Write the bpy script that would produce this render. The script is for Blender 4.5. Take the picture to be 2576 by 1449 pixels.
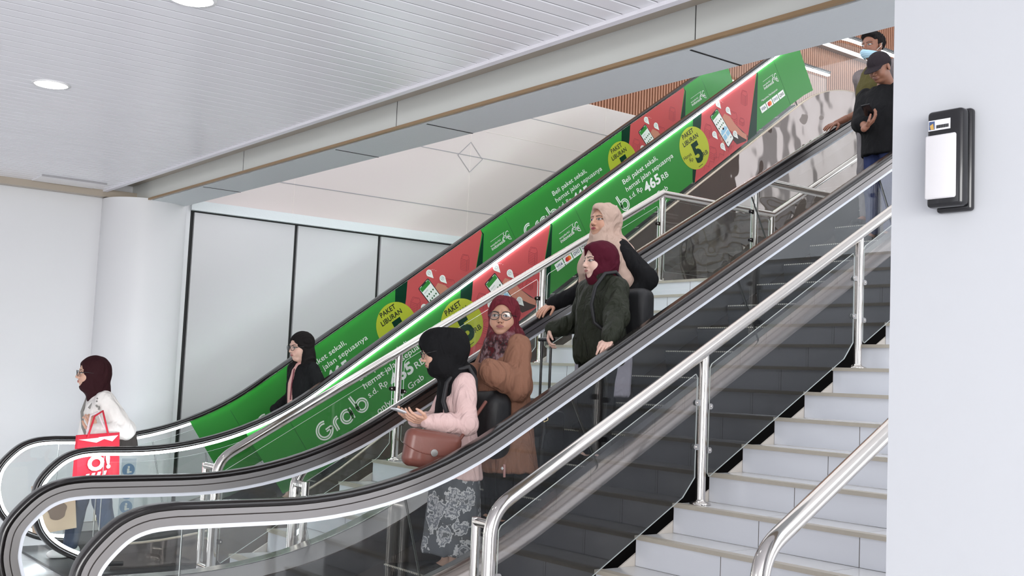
import bpy, bmesh, math, random
import numpy as np
from math import sin, cos, tan, pi, radians, sqrt, atan2
from mathutils import Vector, Matrix
random.seed(3)
rng = np.random.default_rng(5)
for o in list(bpy.data.objects): bpy.data.objects.remove(o)
SC = bpy.context.scene
COL = SC.collection

# ------------------------------------------------------------------ camera
cam = bpy.data.cameras.new('camera'); camo = bpy.data.objects.new('camera', cam); COL.objects.link(camo)
YAW, PITCH, ROLL, FPX = radians(37.52582473), radians(4.65592541), radians(2.48037666), 2795.24
fw = Vector((sin(YAW)*cos(PITCH), cos(YAW)*cos(PITCH), sin(PITCH)))
rt = Vector((cos(YAW), -sin(YAW), 0)); up = rt.cross(fw)
rt2 = cos(ROLL)*rt + sin(ROLL)*up; up2 = -sin(ROLL)*rt + cos(ROLL)*up
M = Matrix.Identity(4)
for i in range(3):
    M[i][0] = rt2[i]; M[i][1] = up2[i]; M[i][2] = -fw[i]
M[0][3], M[1][3], M[2][3] = 0, 0, 1.6
camo.matrix_world = M
cam.sensor_width = 36; cam.lens = FPX/2576*36; cam.clip_start = .05; cam.clip_end = 200
SC.camera = camo

# ------------------------------------------------------------------ world, lights, exposure
SC.view_settings.view_transform = 'Standard'; SC.view_settings.look = 'None'
SC.view_settings.exposure = 1.0; SC.view_settings.gamma = 1; SC.view_settings.use_curve_mapping = False
W = bpy.data.worlds.new('world'); SC.world = W; W.use_nodes = True
nt = W.node_tree; nt.nodes.clear()
def N(nt, t, **k):
    n = nt.nodes.new(t)
    for a, b in k.items():
        if a in ('op',): n.operation = b
        elif hasattr(n, a): setattr(n, a, b)
        else: n.inputs[a].default_value = b
    return n
tc = N(nt, 'ShaderNodeTexCoord'); sep = N(nt, 'ShaderNodeSeparateXYZ'); nt.links.new(tc.outputs['Generated'], sep.inputs[0])
rampw = N(nt, 'ShaderNodeValToRGB'); cr = rampw.color_ramp
cr.elements[0].position = 0.30; cr.elements[0].color = (.80, .80, .81, 1)
cr.elements[1].position = 0.62; cr.elements[1].color = (1.0, 1.03, 1.1, 1)
mr = N(nt, 'ShaderNodeMapRange'); mr.inputs[1].default_value = -1; mr.inputs[2].default_value = 1
nt.links.new(sep.outputs[2], mr.inputs[0]); nt.links.new(mr.outputs[0], rampw.inputs[0])
# made-up bright and dark bands by azimuth, added to vary the reflections
at2 = N(nt, 'ShaderNodeMath', op='ARCTAN2'); nt.links.new(sep.outputs[1], at2.inputs[0]); nt.links.new(sep.outputs[0], at2.inputs[1])
sn = N(nt, 'ShaderNodeMath', op='MULTIPLY'); sn.inputs[1].default_value = 9; nt.links.new(at2.outputs[0], sn.inputs[0])
sn2 = N(nt, 'ShaderNodeMath', op='SINE'); nt.links.new(sn.outputs[0], sn2.inputs[0])
mr2 = N(nt, 'ShaderNodeMapRange'); mr2.inputs[1].default_value = -.35; mr2.inputs[2].default_value = .1; mr2.inputs[3].default_value = .45; mr2.inputs[4].default_value = 1.35
nt.links.new(sn2.outputs[0], mr2.inputs[0])
mul = N(nt, 'ShaderNodeVectorMath', op='SCALE'); nt.links.new(rampw.outputs[0], mul.inputs[0]); nt.links.new(mr2.outputs[0], mul.inputs['Scale'])
bg = N(nt, 'ShaderNodeBackground'); bg.inputs[1].default_value = 1.0
nt.links.new(mul.outputs[0], bg.inputs[0]); wo = N(nt, 'ShaderNodeOutputWorld'); nt.links.new(bg.outputs[0], wo.inputs[0])
def area(name, loc, rot, sx, sy, e, col=(1, 1, 1)):
    l = bpy.data.lights.new(name, 'AREA'); l.shape = 'RECTANGLE'; l.size = sx; l.size_y = sy; l.energy = e; l.color = col
    o = bpy.data.objects.new(name, l); COL.objects.link(o); o.location = loc; o.rotation_euler = rot; return o
area('hall_fill_lamp', (-3.2, -8.5, 2.3), (radians(97), 0, radians(-12)), 12, 3.8, 760, (1, .99, .97))  # added area lamp out of view, fills the hall from behind the camera
area('atrium_fill_lamp', (9, 8.5, 9.6), (0, 0, 0), 9, 8, 60, (1, .97, .94))  # unseen overhead lamp added to brighten the void, not a roof opening

# ------------------------------------------------------------------ materials
MAT = {}
def mat(name, col, rough=.5, metal=0, spec=.5, bump=None, noise=None, **k):
    if name in MAT: return MAT[name]
    m = bpy.data.materials.new(name); m.use_nodes = True; t = m.node_tree; b = t.nodes['Principled BSDF']
    b.inputs['Base Color'].default_value = (*col, 1); b.inputs['Roughness'].default_value = rough
    b.inputs['Metallic'].default_value = metal; b.inputs['Specular IOR Level'].default_value = spec
    for a, v in k.items(): b.inputs[a.replace('_', ' ')].default_value = v
    if bump or noise:
        tcn = N(t, 'ShaderNodeTexCoord')
    if noise:   # (scale, amount, [stretch])
        nz = N(t, 'ShaderNodeTexNoise'); nz.inputs['Scale'].default_value = noise[0]; nz.inputs['Detail'].default_value = 4
        t.links.new(tcn.outputs['Object'], nz.inputs['Vector'])
        mx = N(t, 'ShaderNodeMix', data_type='RGBA'); mx.inputs[0].default_value = 1
        c2 = [min(1, c*(1-noise[1])) for c in col]; c3 = [min(1, c*(1+noise[1])) for c in col]
        mx.inputs[6].default_value = (*c2, 1); mx.inputs[7].default_value = (*c3, 1)
        t.links.new(nz.outputs[0], mx.inputs[0]); t.links.new(mx.outputs[2], b.inputs['Base Color'])
    if bump:    # (scale, strength, distance)
        nz2 = N(t, 'ShaderNodeTexNoise'); nz2.inputs['Scale'].default_value = bump[0]; nz2.inputs['Detail'].default_value = 3
        t.links.new(tcn.outputs['Object'], nz2.inputs['Vector'])
        bp = N(t, 'ShaderNodeBump'); bp.inputs['Strength'].default_value = bump[1]; bp.inputs['Distance'].default_value = bump[2]
        t.links.new(nz2.outputs[0], bp.inputs['Height']); t.links.new(bp.outputs[0], b.inputs['Normal'])
    MAT[name] = m; return m
def srgb(r, g, b):
    f = lambda c: ((c/255+.055)/1.055)**2.4 if c > 10 else c/255/12.92
    return (f(r), f(g), f(b))
def emis(name, col, s):
    m = bpy.data.materials.new(name); m.use_nodes = True; t = m.node_tree; b = t.nodes['Principled BSDF']
    b.inputs['Base Color'].default_value = (.9, .9, .9, 1)
    b.inputs['Emission Color'].default_value = (*col, 1); b.inputs['Emission Strength'].default_value = s; MAT[name] = m; return m
def glassmat(name, tint, refl, ior=1.5, rough=0.0, gcol=(1, 1, 1)):
    m = bpy.data.materials.new(name); m.use_nodes = True; t = m.node_tree; t.nodes.clear()
    tr = N(t, 'ShaderNodeBsdfTransparent'); tr.inputs[0].default_value = (*tint, 1)
    gl = N(t, 'ShaderNodeBsdfGlossy'); gl.inputs[0].default_value = (*gcol, 1); gl.inputs['Roughness'].default_value = rough
    # refl = reflectance of one face at normal incidence, Schlick curve towards grazing
    fr = N(t, 'ShaderNodeLayerWeight'); fr.inputs[0].default_value = .5
    pw_ = N(t, 'ShaderNodeMath', op='POWER'); pw_.inputs[1].default_value = 5
    ml = N(t, 'ShaderNodeMath', op='MULTIPLY_ADD', use_clamp=True); ml.inputs[1].default_value = .85*(1-refl); ml.inputs[2].default_value = refl
    mx = N(t, 'ShaderNodeMixShader'); out = N(t, 'ShaderNodeOutputMaterial')
    t.links.new(fr.outputs['Facing'], pw_.inputs[0]); t.links.new(pw_.outputs[0], ml.inputs[0]); t.links.new(ml.outputs[0], mx.inputs[0])
    t.links.new(tr.outputs[0], mx.inputs[1]); t.links.new(gl.outputs[0], mx.inputs[2]); t.links.new(mx.outputs[0], out.inputs[0])
    MAT[name] = m; return m
m_wall = mat('white_paint', srgb(221, 221, 223), .45, bump=(3, .05, .02))
m_wallpink = mat('warm_white_cladding', srgb(200, 189, 186), .25)
m_pillar = mat('pillar_paint', srgb(202, 204, 208), .5, bump=(30, .05, .004))
m_dark = mat('black_gap', (.01, .01, .01), .6)
m_beam = mat('beam_panel', srgb(205, 207, 202), .3, noise=(1.5, .04))
m_beamwhite = mat('beam_plaster', srgb(212, 217, 219), .5, bump=(60, .4, .004))
m_tan = mat('recess_tan', srgb(172, 160, 145), .35, noise=(2, .06))
m_brown = mat('brown_edge', srgb(150, 122, 88), .4, noise=(8, .1))
m_steel = mat('polished_steel', (.66, .63, .60), .10, 1, bump=(6, .05, .01))
m_brush = mat('brushed_steel', (.40, .37, .355), .32, 1)
m_brushl = mat('brushed_aluminium', (.31, .295, .29), .34, 1)
m_slot = mat('slot_black', (.02, .012, .01), .5)
m_rubber = mat('handrail_rubber', (.012, .010, .010), .16, 0, .6)
m_led = emis('led_strip', (.86, .95, 1.0), 9)
m_diff = mat('strip_diffuser', srgb(232, 236, 244), .4)
m_glass = glassmat('clear_glass', (.97, .985, .978), .03)
m_glassr = glassmat('railing_glass', (.84, .85, .86), .055)
m_glass1 = glassmat('escalator_glass', (.955, .965, .96), .035)
m_edge = mat('glass_edge', srgb(225, 232, 228), .3)
m_seam = mat('glass_joint', srgb(85, 88, 86), .4)
m_mirror = mat('bronze_mirror_cladding', (.25, .22, .205), .035, .72, bump=(.7, 1.0, .14))
m_bronze = mat('bronze_cladding', (.30, .265, .25), .2, .5)
m_blackclad = mat('black_cladding', (.006, .005, .005), .5, 0, .2)
m_step = mat('escalator_step', (.030, .032, .036), .45, .1, bump=(180, .3, .002))
m_stepdot = mat('step_demarcation', (.6, .58, .5), .4)
m_skirt = mat('skirt_steel', (.33, .32, .32), .3, 1)
m_deck = mat('deck_steel', (.32, .28, .255), .24, 1)
m_deck2 = mat('deck_beige', srgb(196, 184, 168), .3, .7)
m_nos = mat('nosing_beige', srgb(190, 182, 168), .35, noise=(20, .08))
m_string = mat('stringer_tile', srgb(222, 214, 204), .3, noise=(5, .03))
m_clampd = mat('clamp_steel', (.55, .54, .53), .25, 1)
m_clampk = mat('clamp_dark', (.10, .085, .08), .2, 1)

def tile_mat(name, col, line, u, bw, bh, off, mortar=.0025):
    """tiles with grout, u = which object axes run along / across"""
    m = bpy.data.materials.new(name); m.use_nodes = True; t = m.node_tree; b = t.nodes['Principled BSDF']
    tcn = N(t, 'ShaderNodeTexCoord'); sp = N(t, 'ShaderNodeSeparateXYZ'); cb = N(t, 'ShaderNodeCombineXYZ')
    t.links.new(tcn.outputs['Object'], sp.inputs[0])
    for k in (0, 1):
        ad = N(t, 'ShaderNodeMath', op='ADD'); ad.inputs[1].default_value = off[k]
        t.links.new(sp.outputs['XYZ'.index(u[k])], ad.inputs[0]); t.links.new(ad.outputs[0], cb.inputs[k])
    br = N(t, 'ShaderNodeTexBrick'); br.offset = 0; br.inputs['Scale'].default_value = 1
    br.inputs['Brick Width'].default_value = bw; br.inputs['Row Height'].default_value = bh
    br.inputs['Mortar Size'].default_value = mortar; br.inputs['Color1'].default_value = (*col, 1)
    br.inputs['Color2'].default_value = (*[c*.96 for c in col], 1); br.inputs['Mortar'].default_value = (*line, 1)
    t.links.new(cb.outputs[0], br.inputs[0]); t.links.new(br.outputs[0], b.inputs['Base Color'])
    b.inputs['Roughness'].default_value = .16; MAT[name] = m; return m
tilec = srgb(232, 234, 240)
m_riser = tile_mat('riser_tile', tilec, (.12, .11, .10), 'YZ', .66, 40, (.48, 20))
m_tread = tile_mat('tread_tile', srgb(222, 222, 222), (.2, .19, .18), 'YX', .66, 40, (.48, 20))
m_floor = tile_mat('floor_tile', srgb(232, 232, 234), (.25, .25, .25), 'XY', .6, .6, (.1, .2))

# ------------------------------------------------------------------ mesh helpers
class MB:
    def __init__(s): s.v = []; s.f = []; s.m = []; s.mats = []; s.sm = []
    def mi(s, m):
        if m not in s.mats: s.mats.append(m)
        return s.mats.index(m)
    def add(s, vs, fs, m, smooth=False):
        o = len(s.v); s.v += [tuple(v) for v in vs]; k = s.mi(m)
        for f in fs: s.f.append([i+o for i in f]); s.m.append(k); s.sm.append(smooth)
        return s
    def box(s, a, b, m):
        x0, y0, z0 = a; x1, y1, z1 = b
        return s.add([(x0,y0,z0),(x1,y0,z0),(x1,y1,z0),(x0,y1,z0),(x0,y0,z1),(x1,y0,z1),(x1,y1,z1),(x0,y1,z1)],
            [(0,3,2,1),(4,5,6,7),(0,1,5,4),(1,2,6,5),(2,3,7,6),(3,0,4,7)], m)
    def prism(s, poly, y0, y1, m, medge=None, inc=None):
        """poly in (x,z), extruded y0..y1"""
        n = len(poly); vs = [(x, y0, z) for x, z in poly]+[(x, y1, z) for x, z in poly]
        s.add(vs, [list(range(n))[::-1], list(range(n, 2*n))], m)
        s.add(vs, [(i, (i+1) % n, n+(i+1) % n, n+i) for i in range(n)], medge or m)
        return s
    def tube(s, pts, r, m, seg=16, caps=True, rads=None):
        P = [Vector(p) for p in pts]; n = len(P); rings = []
        t0 = (P[1]-P[0]).normalized(); ref = Vector((0, 0, 1)) if abs(t0.z) < .9 else Vector((1, 0, 0))
        a = t0.cross(ref).normalized()
        for i in range(n):
            t = ((P[min(i+1, n-1)]-P[i]).normalized()+(P[i]-P[max(i-1, 0)]).normalized())
            t = t.normalized() if t.length > 1e-6 else t0
            a = (a-t*a.dot(t)).normalized(); b = t.cross(a)
            rr = rads[i] if rads else r
            if 0 < i < n-1:
                d1 = (P[i]-P[i-1]).normalized(); c = max(.5, d1.dot(t))
            rings.append([P[i]+(a*cos(2*pi*k/seg)+b*sin(2*pi*k/seg))*rr for k in range(seg)])
        vs = [v for r_ in rings for v in r_]
        fs = [(i*seg+k, i*seg+(k+1) % seg, (i+1)*seg+(k+1) % seg, (i+1)*seg+k) for i in range(n-1) for k in range(seg)]
        s.add(vs, fs, m, True)
        if caps: s.add(rings[0], [list(range(seg))[::-1]], m); s.add(rings[-1], [list(range(seg))], m)
        return s
    def lathe(s, prof, c, m, seg=24, axis='Z'):
        vs = []
        for r, h in prof:
            for k in range(seg):
                a = 2*pi*k/seg; p = (r*cos(a), r*sin(a), h)
                if axis == 'Y': p = (p[0], p[2], p[1])
                if axis == 'X': p = (p[2], p[0], p[1])
                vs.append((c[0]+p[0], c[1]+p[1], c[2]+p[2]))
        fs = [(i*seg+k, i*seg+(k+1) % seg, (i+1)*seg+(k+1) % seg, (i+1)*seg+k) for i in range(len(prof)-1) for k in range(seg)]
        return s.add(vs, fs, m, True)
    def build(s, name, parent=None, smooth=None):
        me = bpy.data.meshes.new(name); me.from_pydata(s.v, [], s.f)
        for m in s.mats: me.materials.append(m)
        me.polygons.foreach_set('material_index', s.m)
        me.polygons.foreach_set('use_smooth', s.sm if smooth is None else [smooth]*len(s.f)); me.update()
        o = bpy.data.objects.new(name, me); COL.objects.link(o)
        if parent:
            o.parent = parent; o.matrix_parent_inverse = parent.matrix_basis.inverted()
        return o
def tag(o, label=None, cat=None, group=None, kind=None):
    for k, v in (('label', label), ('category', cat), ('group', group), ('kind', kind)):
        if v: o[k] = v
    return o
def thing(name, label, cat, loc=(0, 0, 0), group=None):
    o = bpy.data.objects.new(name, None); COL.objects.link(o); o.location = loc; o.empty_display_size = .1
    bpy.context.view_layer.update() if False else None
    o.matrix_basis = Matrix.Translation(loc)
    return tag(o, label, cat, group)
def struct(mb, name): return tag(mb.build(name), kind='structure')

# ------------------------------------------------------------------ the room
YW = 11.3; ZC = 3.29
struct(MB().box((-14, -10, -.1), (16, YW, 0), m_floor), 'floor')
# plank ceiling: narrow boards along X with rounded joints
mb = MB(); m_plank = mat('ceiling_plank', srgb(245, 244, 248), .22, 0, .5); m_groove = mat('ceiling_groove', srgb(165, 163, 166), .35)
pw = .1143; y = -5.0
while y < YW-.001:
    y1 = min(y+pw, YW)
    prof = [(y, ZC+.012), (y+.004, ZC+.003), (y+.010, ZC), (y1-.010, ZC), (y1-.004, ZC+.003), (y1, ZC+.012)]
    vs = [(x, py, pz) for x in (-12, 3.41) for py, pz in prof]
    mb.add(vs, [(i, i+6, i+7, i+1) for i in (1, 2, 3)], m_plank, False); mb.add(vs, [(i, i+6, i+7, i+1) for i in (0, 4)], m_groove)
    y = y1
mb.box((-12, -5, ZC+.012), (3.41, YW, ZC+.06), m_plank)
struct(mb, 'ceiling')
struct(MB().box((3.405, -5, ZC-.018), (3.445, YW-.1, ZC+.03), mat('ceiling_edge_trim', srgb(236, 234, 240), .3)), 'trim_1')
# recess soffit between the plank ceiling and the beam, and along the back wall
mb = MB().box((3.445, -5, 3.385), (3.78, YW, 3.45), m_tan); mb.box((-12, YW-.14, 3.225), (3.9, YW-.02, 3.30), m_tan)
struct(mb, 'trim_2')
# beam across the stair opening
mb = MB().box((3.745, -4, 3.215), (4.145, YW, 4.0), m_beam)
struct(mb, 'trim_3')
mb = MB().box((3.737, -4, 3.197), (3.760, YW-.3, 3.216), m_brown)
struct(mb, 'trim_4')
mb = MB(); n = 260; ys = np.linspace(-3.9, YW-.01, n); e1 = 3.775+.012*rng.standard_normal(n).cumsum()*0+rng.uniform(-.006, .010, n)
for i in range(n-1):
    a, b = e1[i], e1[i+1]
    mb.add([(a, ys[i], 3.196), (b, ys[i+1], 3.196), (4.15, ys[i+1], 3.196), (4.15, ys[i], 3.196), (a, ys[i], 3.216), (b, ys[i+1], 3.216), (4.15, ys[i+1], 3.216), (4.15, ys[i], 3.216)],
        [(0, 1, 2, 3), (0, 4, 5, 1), (3, 2, 6, 7)], m_beamwhite)
struct(mb, 'trim_5')
# joints across beam underside / face
mb = MB()
for yy, x0 in ((9.55, 3.79), (7.1, 3.79), (5.9, 3.79), (3.62, 3.79)):
    mb.box((x0, yy-.006, 3.1935), (4.15, yy+.006, 3.197), m_dark)
for yy in (8.6, 6.2, 3.55): mb.box((3.7435, yy-.002, 3.216), (3.7455, yy+.002, 3.39), m_dark)
mb.build('trim_6'); bpy.data.objects['trim_6']['kind'] = 'structure'
# access hatch line in ceiling near back wall
mb = MB(); 
# back wall left + panels
mb = MB().box((-12, YW, 0), (4.368, YW+.15, 3.6), m_wall); struct(mb, 'wall_back')
mb = MB()
gaps = [4.392, 5.60, 6.68, 7.78, 8.88, 9.98, 11.1, 12.2]
for i in range(len(gaps)-1):
    mb.box((gaps[i]+.022, YW, .02), (gaps[i+1]-.022, YW+.05, 3.205), mat('panel_white', srgb(196, 195, 197), .22))
mb.box((4.36, YW+.03, 0), (12.4, YW+.12, 3.3), m_dark)
struct(mb, 'wall_panelled')
struct(MB().box((4.36, YW-.05, 3.222), (15, YW+.1, 3.325), m_beamwhite), 'trim_7')
mb = MB().box((3.9, YW+.02, 3.325), (24, YW+.2, 5.40), m_wallpink)
gro = mat('groove_grey', srgb(150, 148, 152), .5)
for z in (3.668, 4.02+.35, 5.02): mb.box((3.9, YW+.016, z-.004), (24, YW+.021, z+.004), gro) if z != 4.37 else None
mb.box((3.9, YW+.017, 4.72-.002), (24, YW+.021, 4.72+.002), mat('faint_joint', srgb(222, 212, 206), .4))
for x in (5.55, 7.94, 10.2): mb.box((x-.002, YW+.017, 3.33), (x+.002, YW+.021, 5.4), MAT['faint_joint'])
d = .19
for a, b in (((0, d), (d, 0)), ((d, 0), (0, -d)), ((0, -d), (-d, 0)), ((-d, 0), (0, d))):
    p = Vector((7.94+a[0], 0, 4.353+a[1])); q = Vector((7.94+b[0], 0, 4.353+b[1])); t = (q-p).normalized()*.004; nn = Vector((-t.z, 0, t.x))
    mb.add([(v.x, YW+.014, v.z) for v in (p-nn, q-nn, q+nn, p+nn)], [(0, 1, 2, 3)], gro)
struct(mb, 'wall_upper')
# wooden slat wall on the upper level
mb = MB(); m_slat = mat('wood_slat', srgb(168, 120, 94), .45, noise=(9, .12)); m_slatb = mat('slat_backing', srgb(30, 20, 17), .8)
ysl = 12.9; x = 9.0
while x < 25: mb.box((x, ysl, 5.2), (x+.031, ysl+.06, 10.5), m_slat); x += .062
mb.box((9, ysl+.06, 5.2), (25, ysl+.1, 10.5), m_slatb)
struct(mb, 'wall_slatted')
struct(MB().box((9, YW+.19, 5.34), (25, ysl+.1, 5.39), m_beamwhite), 'trim_8')
struct(MB().box((3.9, -4, 10.6), (25, 13.2, 10.7), m_wall), 'light_block_slab')  # unseen slab added to keep the world's overhead light out of the void
# near pillar on the right
struct(MB().box((2.8, -2.5, 0), (3.35, 1.861, 3.6), m_pillar), 'wall_right')
# round column at the end of the beam
mb = MB().lathe([(.41, 0), (.41, 3.215)], (3.845, YW-.10, 0), m_wall, 64)
struct(mb, 'wall_round_column')
# ceiling downlights
for i, (x, y) in enumerate(((1.815, 7.129), (1.844, 4.933))):
    t = thing('ceiling_downlight', ('round glowing downlight in plank ceiling, nearer the back wall', 'round glowing downlight in plank ceiling, cut by the top edge of the picture')[i], 'ceiling light', (x, y, ZC))
    MB().lathe([(.0, -.004), (.098, -.004), (.098, .0)], (x, y, ZC), emis('downlight_glow%d' % i, (1, .98, 1), 9), 40).build('diffuser', t)
    MB().lathe([(.098, -.006), (.112, -.006), (.115, .0), (.098, 0)], (x, y, ZC), mat('white_rim', (.85, .85, .86), .4), 40).build('rim', t)
# linear lights on slat wall
for (xa, xb, y, z, lb) in ((16.2, 18.6, 12.75, 8.12, 'long white tube light along the wood slats above the men'), (13.6, 15.1, 12.75, 7.65, 'short white tube light on wood slats behind the upper end of the advert panel')):
    t = thing('tube_light', lb, 'light', ((xa+xb)/2, y, z))
    MB().box((xa, y-.05, z-.02), (xb, y, z+.02), emis('tube_glow', (1, 1, 1), 6)).build('diffuser', t)
    MB().box((xa-.02, y, z-.03), (xb+.02, y+.15, z+.05), m_brushl).build('housing', t)
t = thing('ceiling_hatch', 'flat white access hatch in plank ceiling beside the back wall', 'hatch', (2.9, 10.9, ZC))
MB().box((2.72, 10.72, ZC-.012), (3.28, 11.1, ZC), m_plank).build('hatch_panel', t)
MB().box((2.71, 10.70, ZC-.016), (3.30, 10.72, ZC), m_groove).build('hatch_frame', t)

# ------------------------------------------------------------------ wall lamp on the pillar
t = thing('wall_lamp', 'black rectangular bulkhead lamp with milky lens on the white pillar', 'lamp', (2.8, 1.65, 2.25))
def rbox(y0, y1, z0, z1, x0, x1, m, r=.012, rt_=.006):
    b = bmesh.new(); bmesh.ops.create_cube(b, size=1)
    for v in b.verts: v.co = Vector(((x0+x1)/2+v.co.x*(x1-x0), (y0+y1)/2+v.co.y*(y1-y0), (z0+z1)/2+v.co.z*(z1-z0)))
    bmesh.ops.bevel(b, geom=list(b.edges), offset=r, segments=4, affect='EDGES', profile=.5)
    mb_ = MB(); b.verts.index_update(); mb_.add([v.co for v in b.verts], [[v.index for v in f.verts] for f in b.faces], m, True); b.free(); return mb_
m_blackp = mat('black_plastic', (.012, .012, .014), .15)
rbox(1.602, 1.706, 2.105, 2.388, 2.774, 2.80, m_blackp, .010).build('back_box', t)
rbox(1.606, 1.712, 2.115, 2.384, 2.735, 2.776, m_blackp, .012).build('housing', t)
rbox(1.622, 1.713, 2.138, 2.315, 2.728, 2.74, mat('milky_lens', srgb(226, 224, 226), .3), .006).build('lens', t)
lb = MB().box((2.7335, 1.640, 2.328), (2.7345, 1.705, 2.357), mat('label_white', srgb(235, 235, 238), .5))
lb.box((2.7325, 1.686, 2.331), (2.7335, 1.7025, 2.354), mat('label_blue', srgb(70, 90, 130), .5))
lb.add([(2.732, 1.687, 2.331), (2.732, 1.697, 2.331), (2.732, 1.7, 2.343), (2.732, 1.690, 2.348)], [(0, 1, 2, 3)], mat('label_gold', srgb(205, 165, 90), .5))
for k in range(22):
    yy = 1.681-k*.0017
    lb.box((2.7325, yy-.0006*(1+(k*7) % 3*.35), 2.333), (2.7335, yy, 2.342), m_dark)
lab = lb.build('barcode_label', t)
for z, w in ((2.3500, .036), (2.3455, .02)):
    pass
# ------------------------------------------------------------------ escalators
def railpath(xs, ang, c, R=2.7, xend=12, ztop=None, newel=True, n=14):
    """top outer edge of the handrail in (x,z): newel, flat, arc, incline; xs = newel shift"""
    tn = tan(ang); P = []
    if newel:
        nw = [(2.25, .045), (2.12, .052), (2.0, .075), (1.876, .114), (1.716, .206), (1.61, .325), (1.558, .474), (1.553, .58), (1.575, .69), (1.643, .791), (1.752, .888), (1.885, .938), (2.06, .952)]
        # densify with Catmull-Rom
        for i in range(len(nw)-1):
            p0 = nw[max(i-1, 0)]; p1 = nw[i]; p2 = nw[i+1]; p3 = nw[min(i+2, len(nw)-1)]
            for k in range(4):
                t = k/4; f = [(-t+2*t*t-t**3)/2, (2-5*t*t+3*t**3)/2, (t+4*t*t-3*t**3)/2, (-t*t+t**3)/2]
                P.append((sum(a*b for a, b in zip(f, (p0[0], p1[0], p2[0], p3[0])))+xs, sum(a*b for a, b in zip(f, (p0[1], p1[1], p2[1], p3[1])))))
        P.append((2.06+xs, .95))
    xi = (.95-c)/tn; T = R*tan(ang/2); P.append((xi-T-.02, .95))
    for k in range(n+1):
        a = ang*k/n; P.append((xi-T+R*sin(a), .95+R*(1-cos(a))))
    xt = (ztop-c)/tn if ztop else None
    if ztop:
        P.append((xt-T-.02, tn*(xt-T-.02)+c))
        for k in range(n+1):
            a = ang*(1-k/n); cx = xt+T; P.append((cx-R*sin(a), ztop-R*(1-cos(a))))
        P.append((xend, ztop))
    else: P.append((xend, tn*xend+c))
    return P
def offs(P, d):
    """offset path to its right-hand side (inwards / below)"""
    out = []
    for i, p in enumerate(P):
        a = P[max(i-1, 0)]; b = P[min(i+1, len(P)-1)]
        t1 = Vector((p[0]-a[0], p[1]-a[1])); t2 = Vector((b[0]-p[0], b[1]-p[1]))
        t = (t1.normalized() if t1.length > 1e-6 else Vector((0, 0)))+(t2.normalized() if t2.length > 1e-6 else Vector((0, 0)))
        t.normalize(); out.append((p[0]+t.y*d, p[1]-t.x*d))
    return out
def band(mb, P, n0, n1, y0, y1, m, smooth=True, rnd=0):
    """closed box section swept along the path between depths n0..n1"""
    if rnd:
        sec = []
        k = 6; w = (y1-y0)/2; yc = (y0+y1)/2; h = n1-n0; r = min(rnd, h/2, w)
        for (cy, cn, a0) in ((yc-w+r, n0+r, pi), (yc+w-r, n0+r, 1.5*pi), (yc+w-r, n1-r, 0), (yc-w+r, n1-r, .5*pi)):
            for q in range(k+1):
                a = a0+pi/2*q/k; sec.append((cy+r*cos(a), cn+r*sin(a)))
    else: sec = [(y0, n0), (y1, n0), (y1, n1), (y0, n1)]
    ns = sorted(set(round(s[1], 5) for s in sec)); O = {k: offs(P, k) for k in ns}; S = len(sec); vs = []
    for i in range(len(P)):
        for (yy, nn) in sec: q = O[round(nn, 5)][i]; vs.append((q[0], yy, q[1]))
    if rnd:
        mb.add(vs, [(i*S+k, i*S+(k+1) % S, (i+1)*S+(k+1) % S, (i+1)*S+k) for i in range(len(P)-1) for k in range(S)], m, True)
    else:
        for k in range(4):
            sub = [vs[i*S+j] for i in range(len(P)) for j in (k, (k+1) % 4)]
            mb.add(sub, [(2*i, 2*i+1, 2*i+3, 2*i+2) for i in range(len(P)-1)], m, smooth)
    mb.add(vs[:S], [list(range(S))[::-1]], m); mb.add(vs[-S:], [list(range(S))], m)
    return mb
def strip2(mb, A, B, y0, y1, m, medge=None):
    """slab between two polylines with equal counts"""
    n = len(A)
    vs = [(x, y0, z) for x, z in A]+[(x, y0, z) for x, z in B]+[(x, y1, z) for x, z in A]+[(x, y1, z) for x, z in B]
    fs = []
    for i in range(n-1): fs += [(i, n+i, n+i+1, i+1), (2*n+i, 2*n+i+1, 3*n+i+1, 3*n+i)]
    mb.add(vs, fs, m)
    fe = [(i, i+1, 2*n+i+1, 2*n+i) for i in range(n-1)]+[(n+i, 3*n+i, 3*n+i+1, n+i+1) for i in range(n-1)]+[(0, 2*n, 3*n, n), (n-1, 2*n-1, 4*n-1, 3*n-1)]
    mb.add(vs, fe, medge or m); return mb
def resample(P, x0, x1, n):
    X = [p[0] for p in P]; Z = [p[1] for p in P]; return [(float(x), float(np.interp(x, X, Z))) for x in np.linspace(x0, x1, n)]
def monot(P, x0):  # part of the path after the newel, ascending in x
    return [p for p in P if p[0] > x0]

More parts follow.
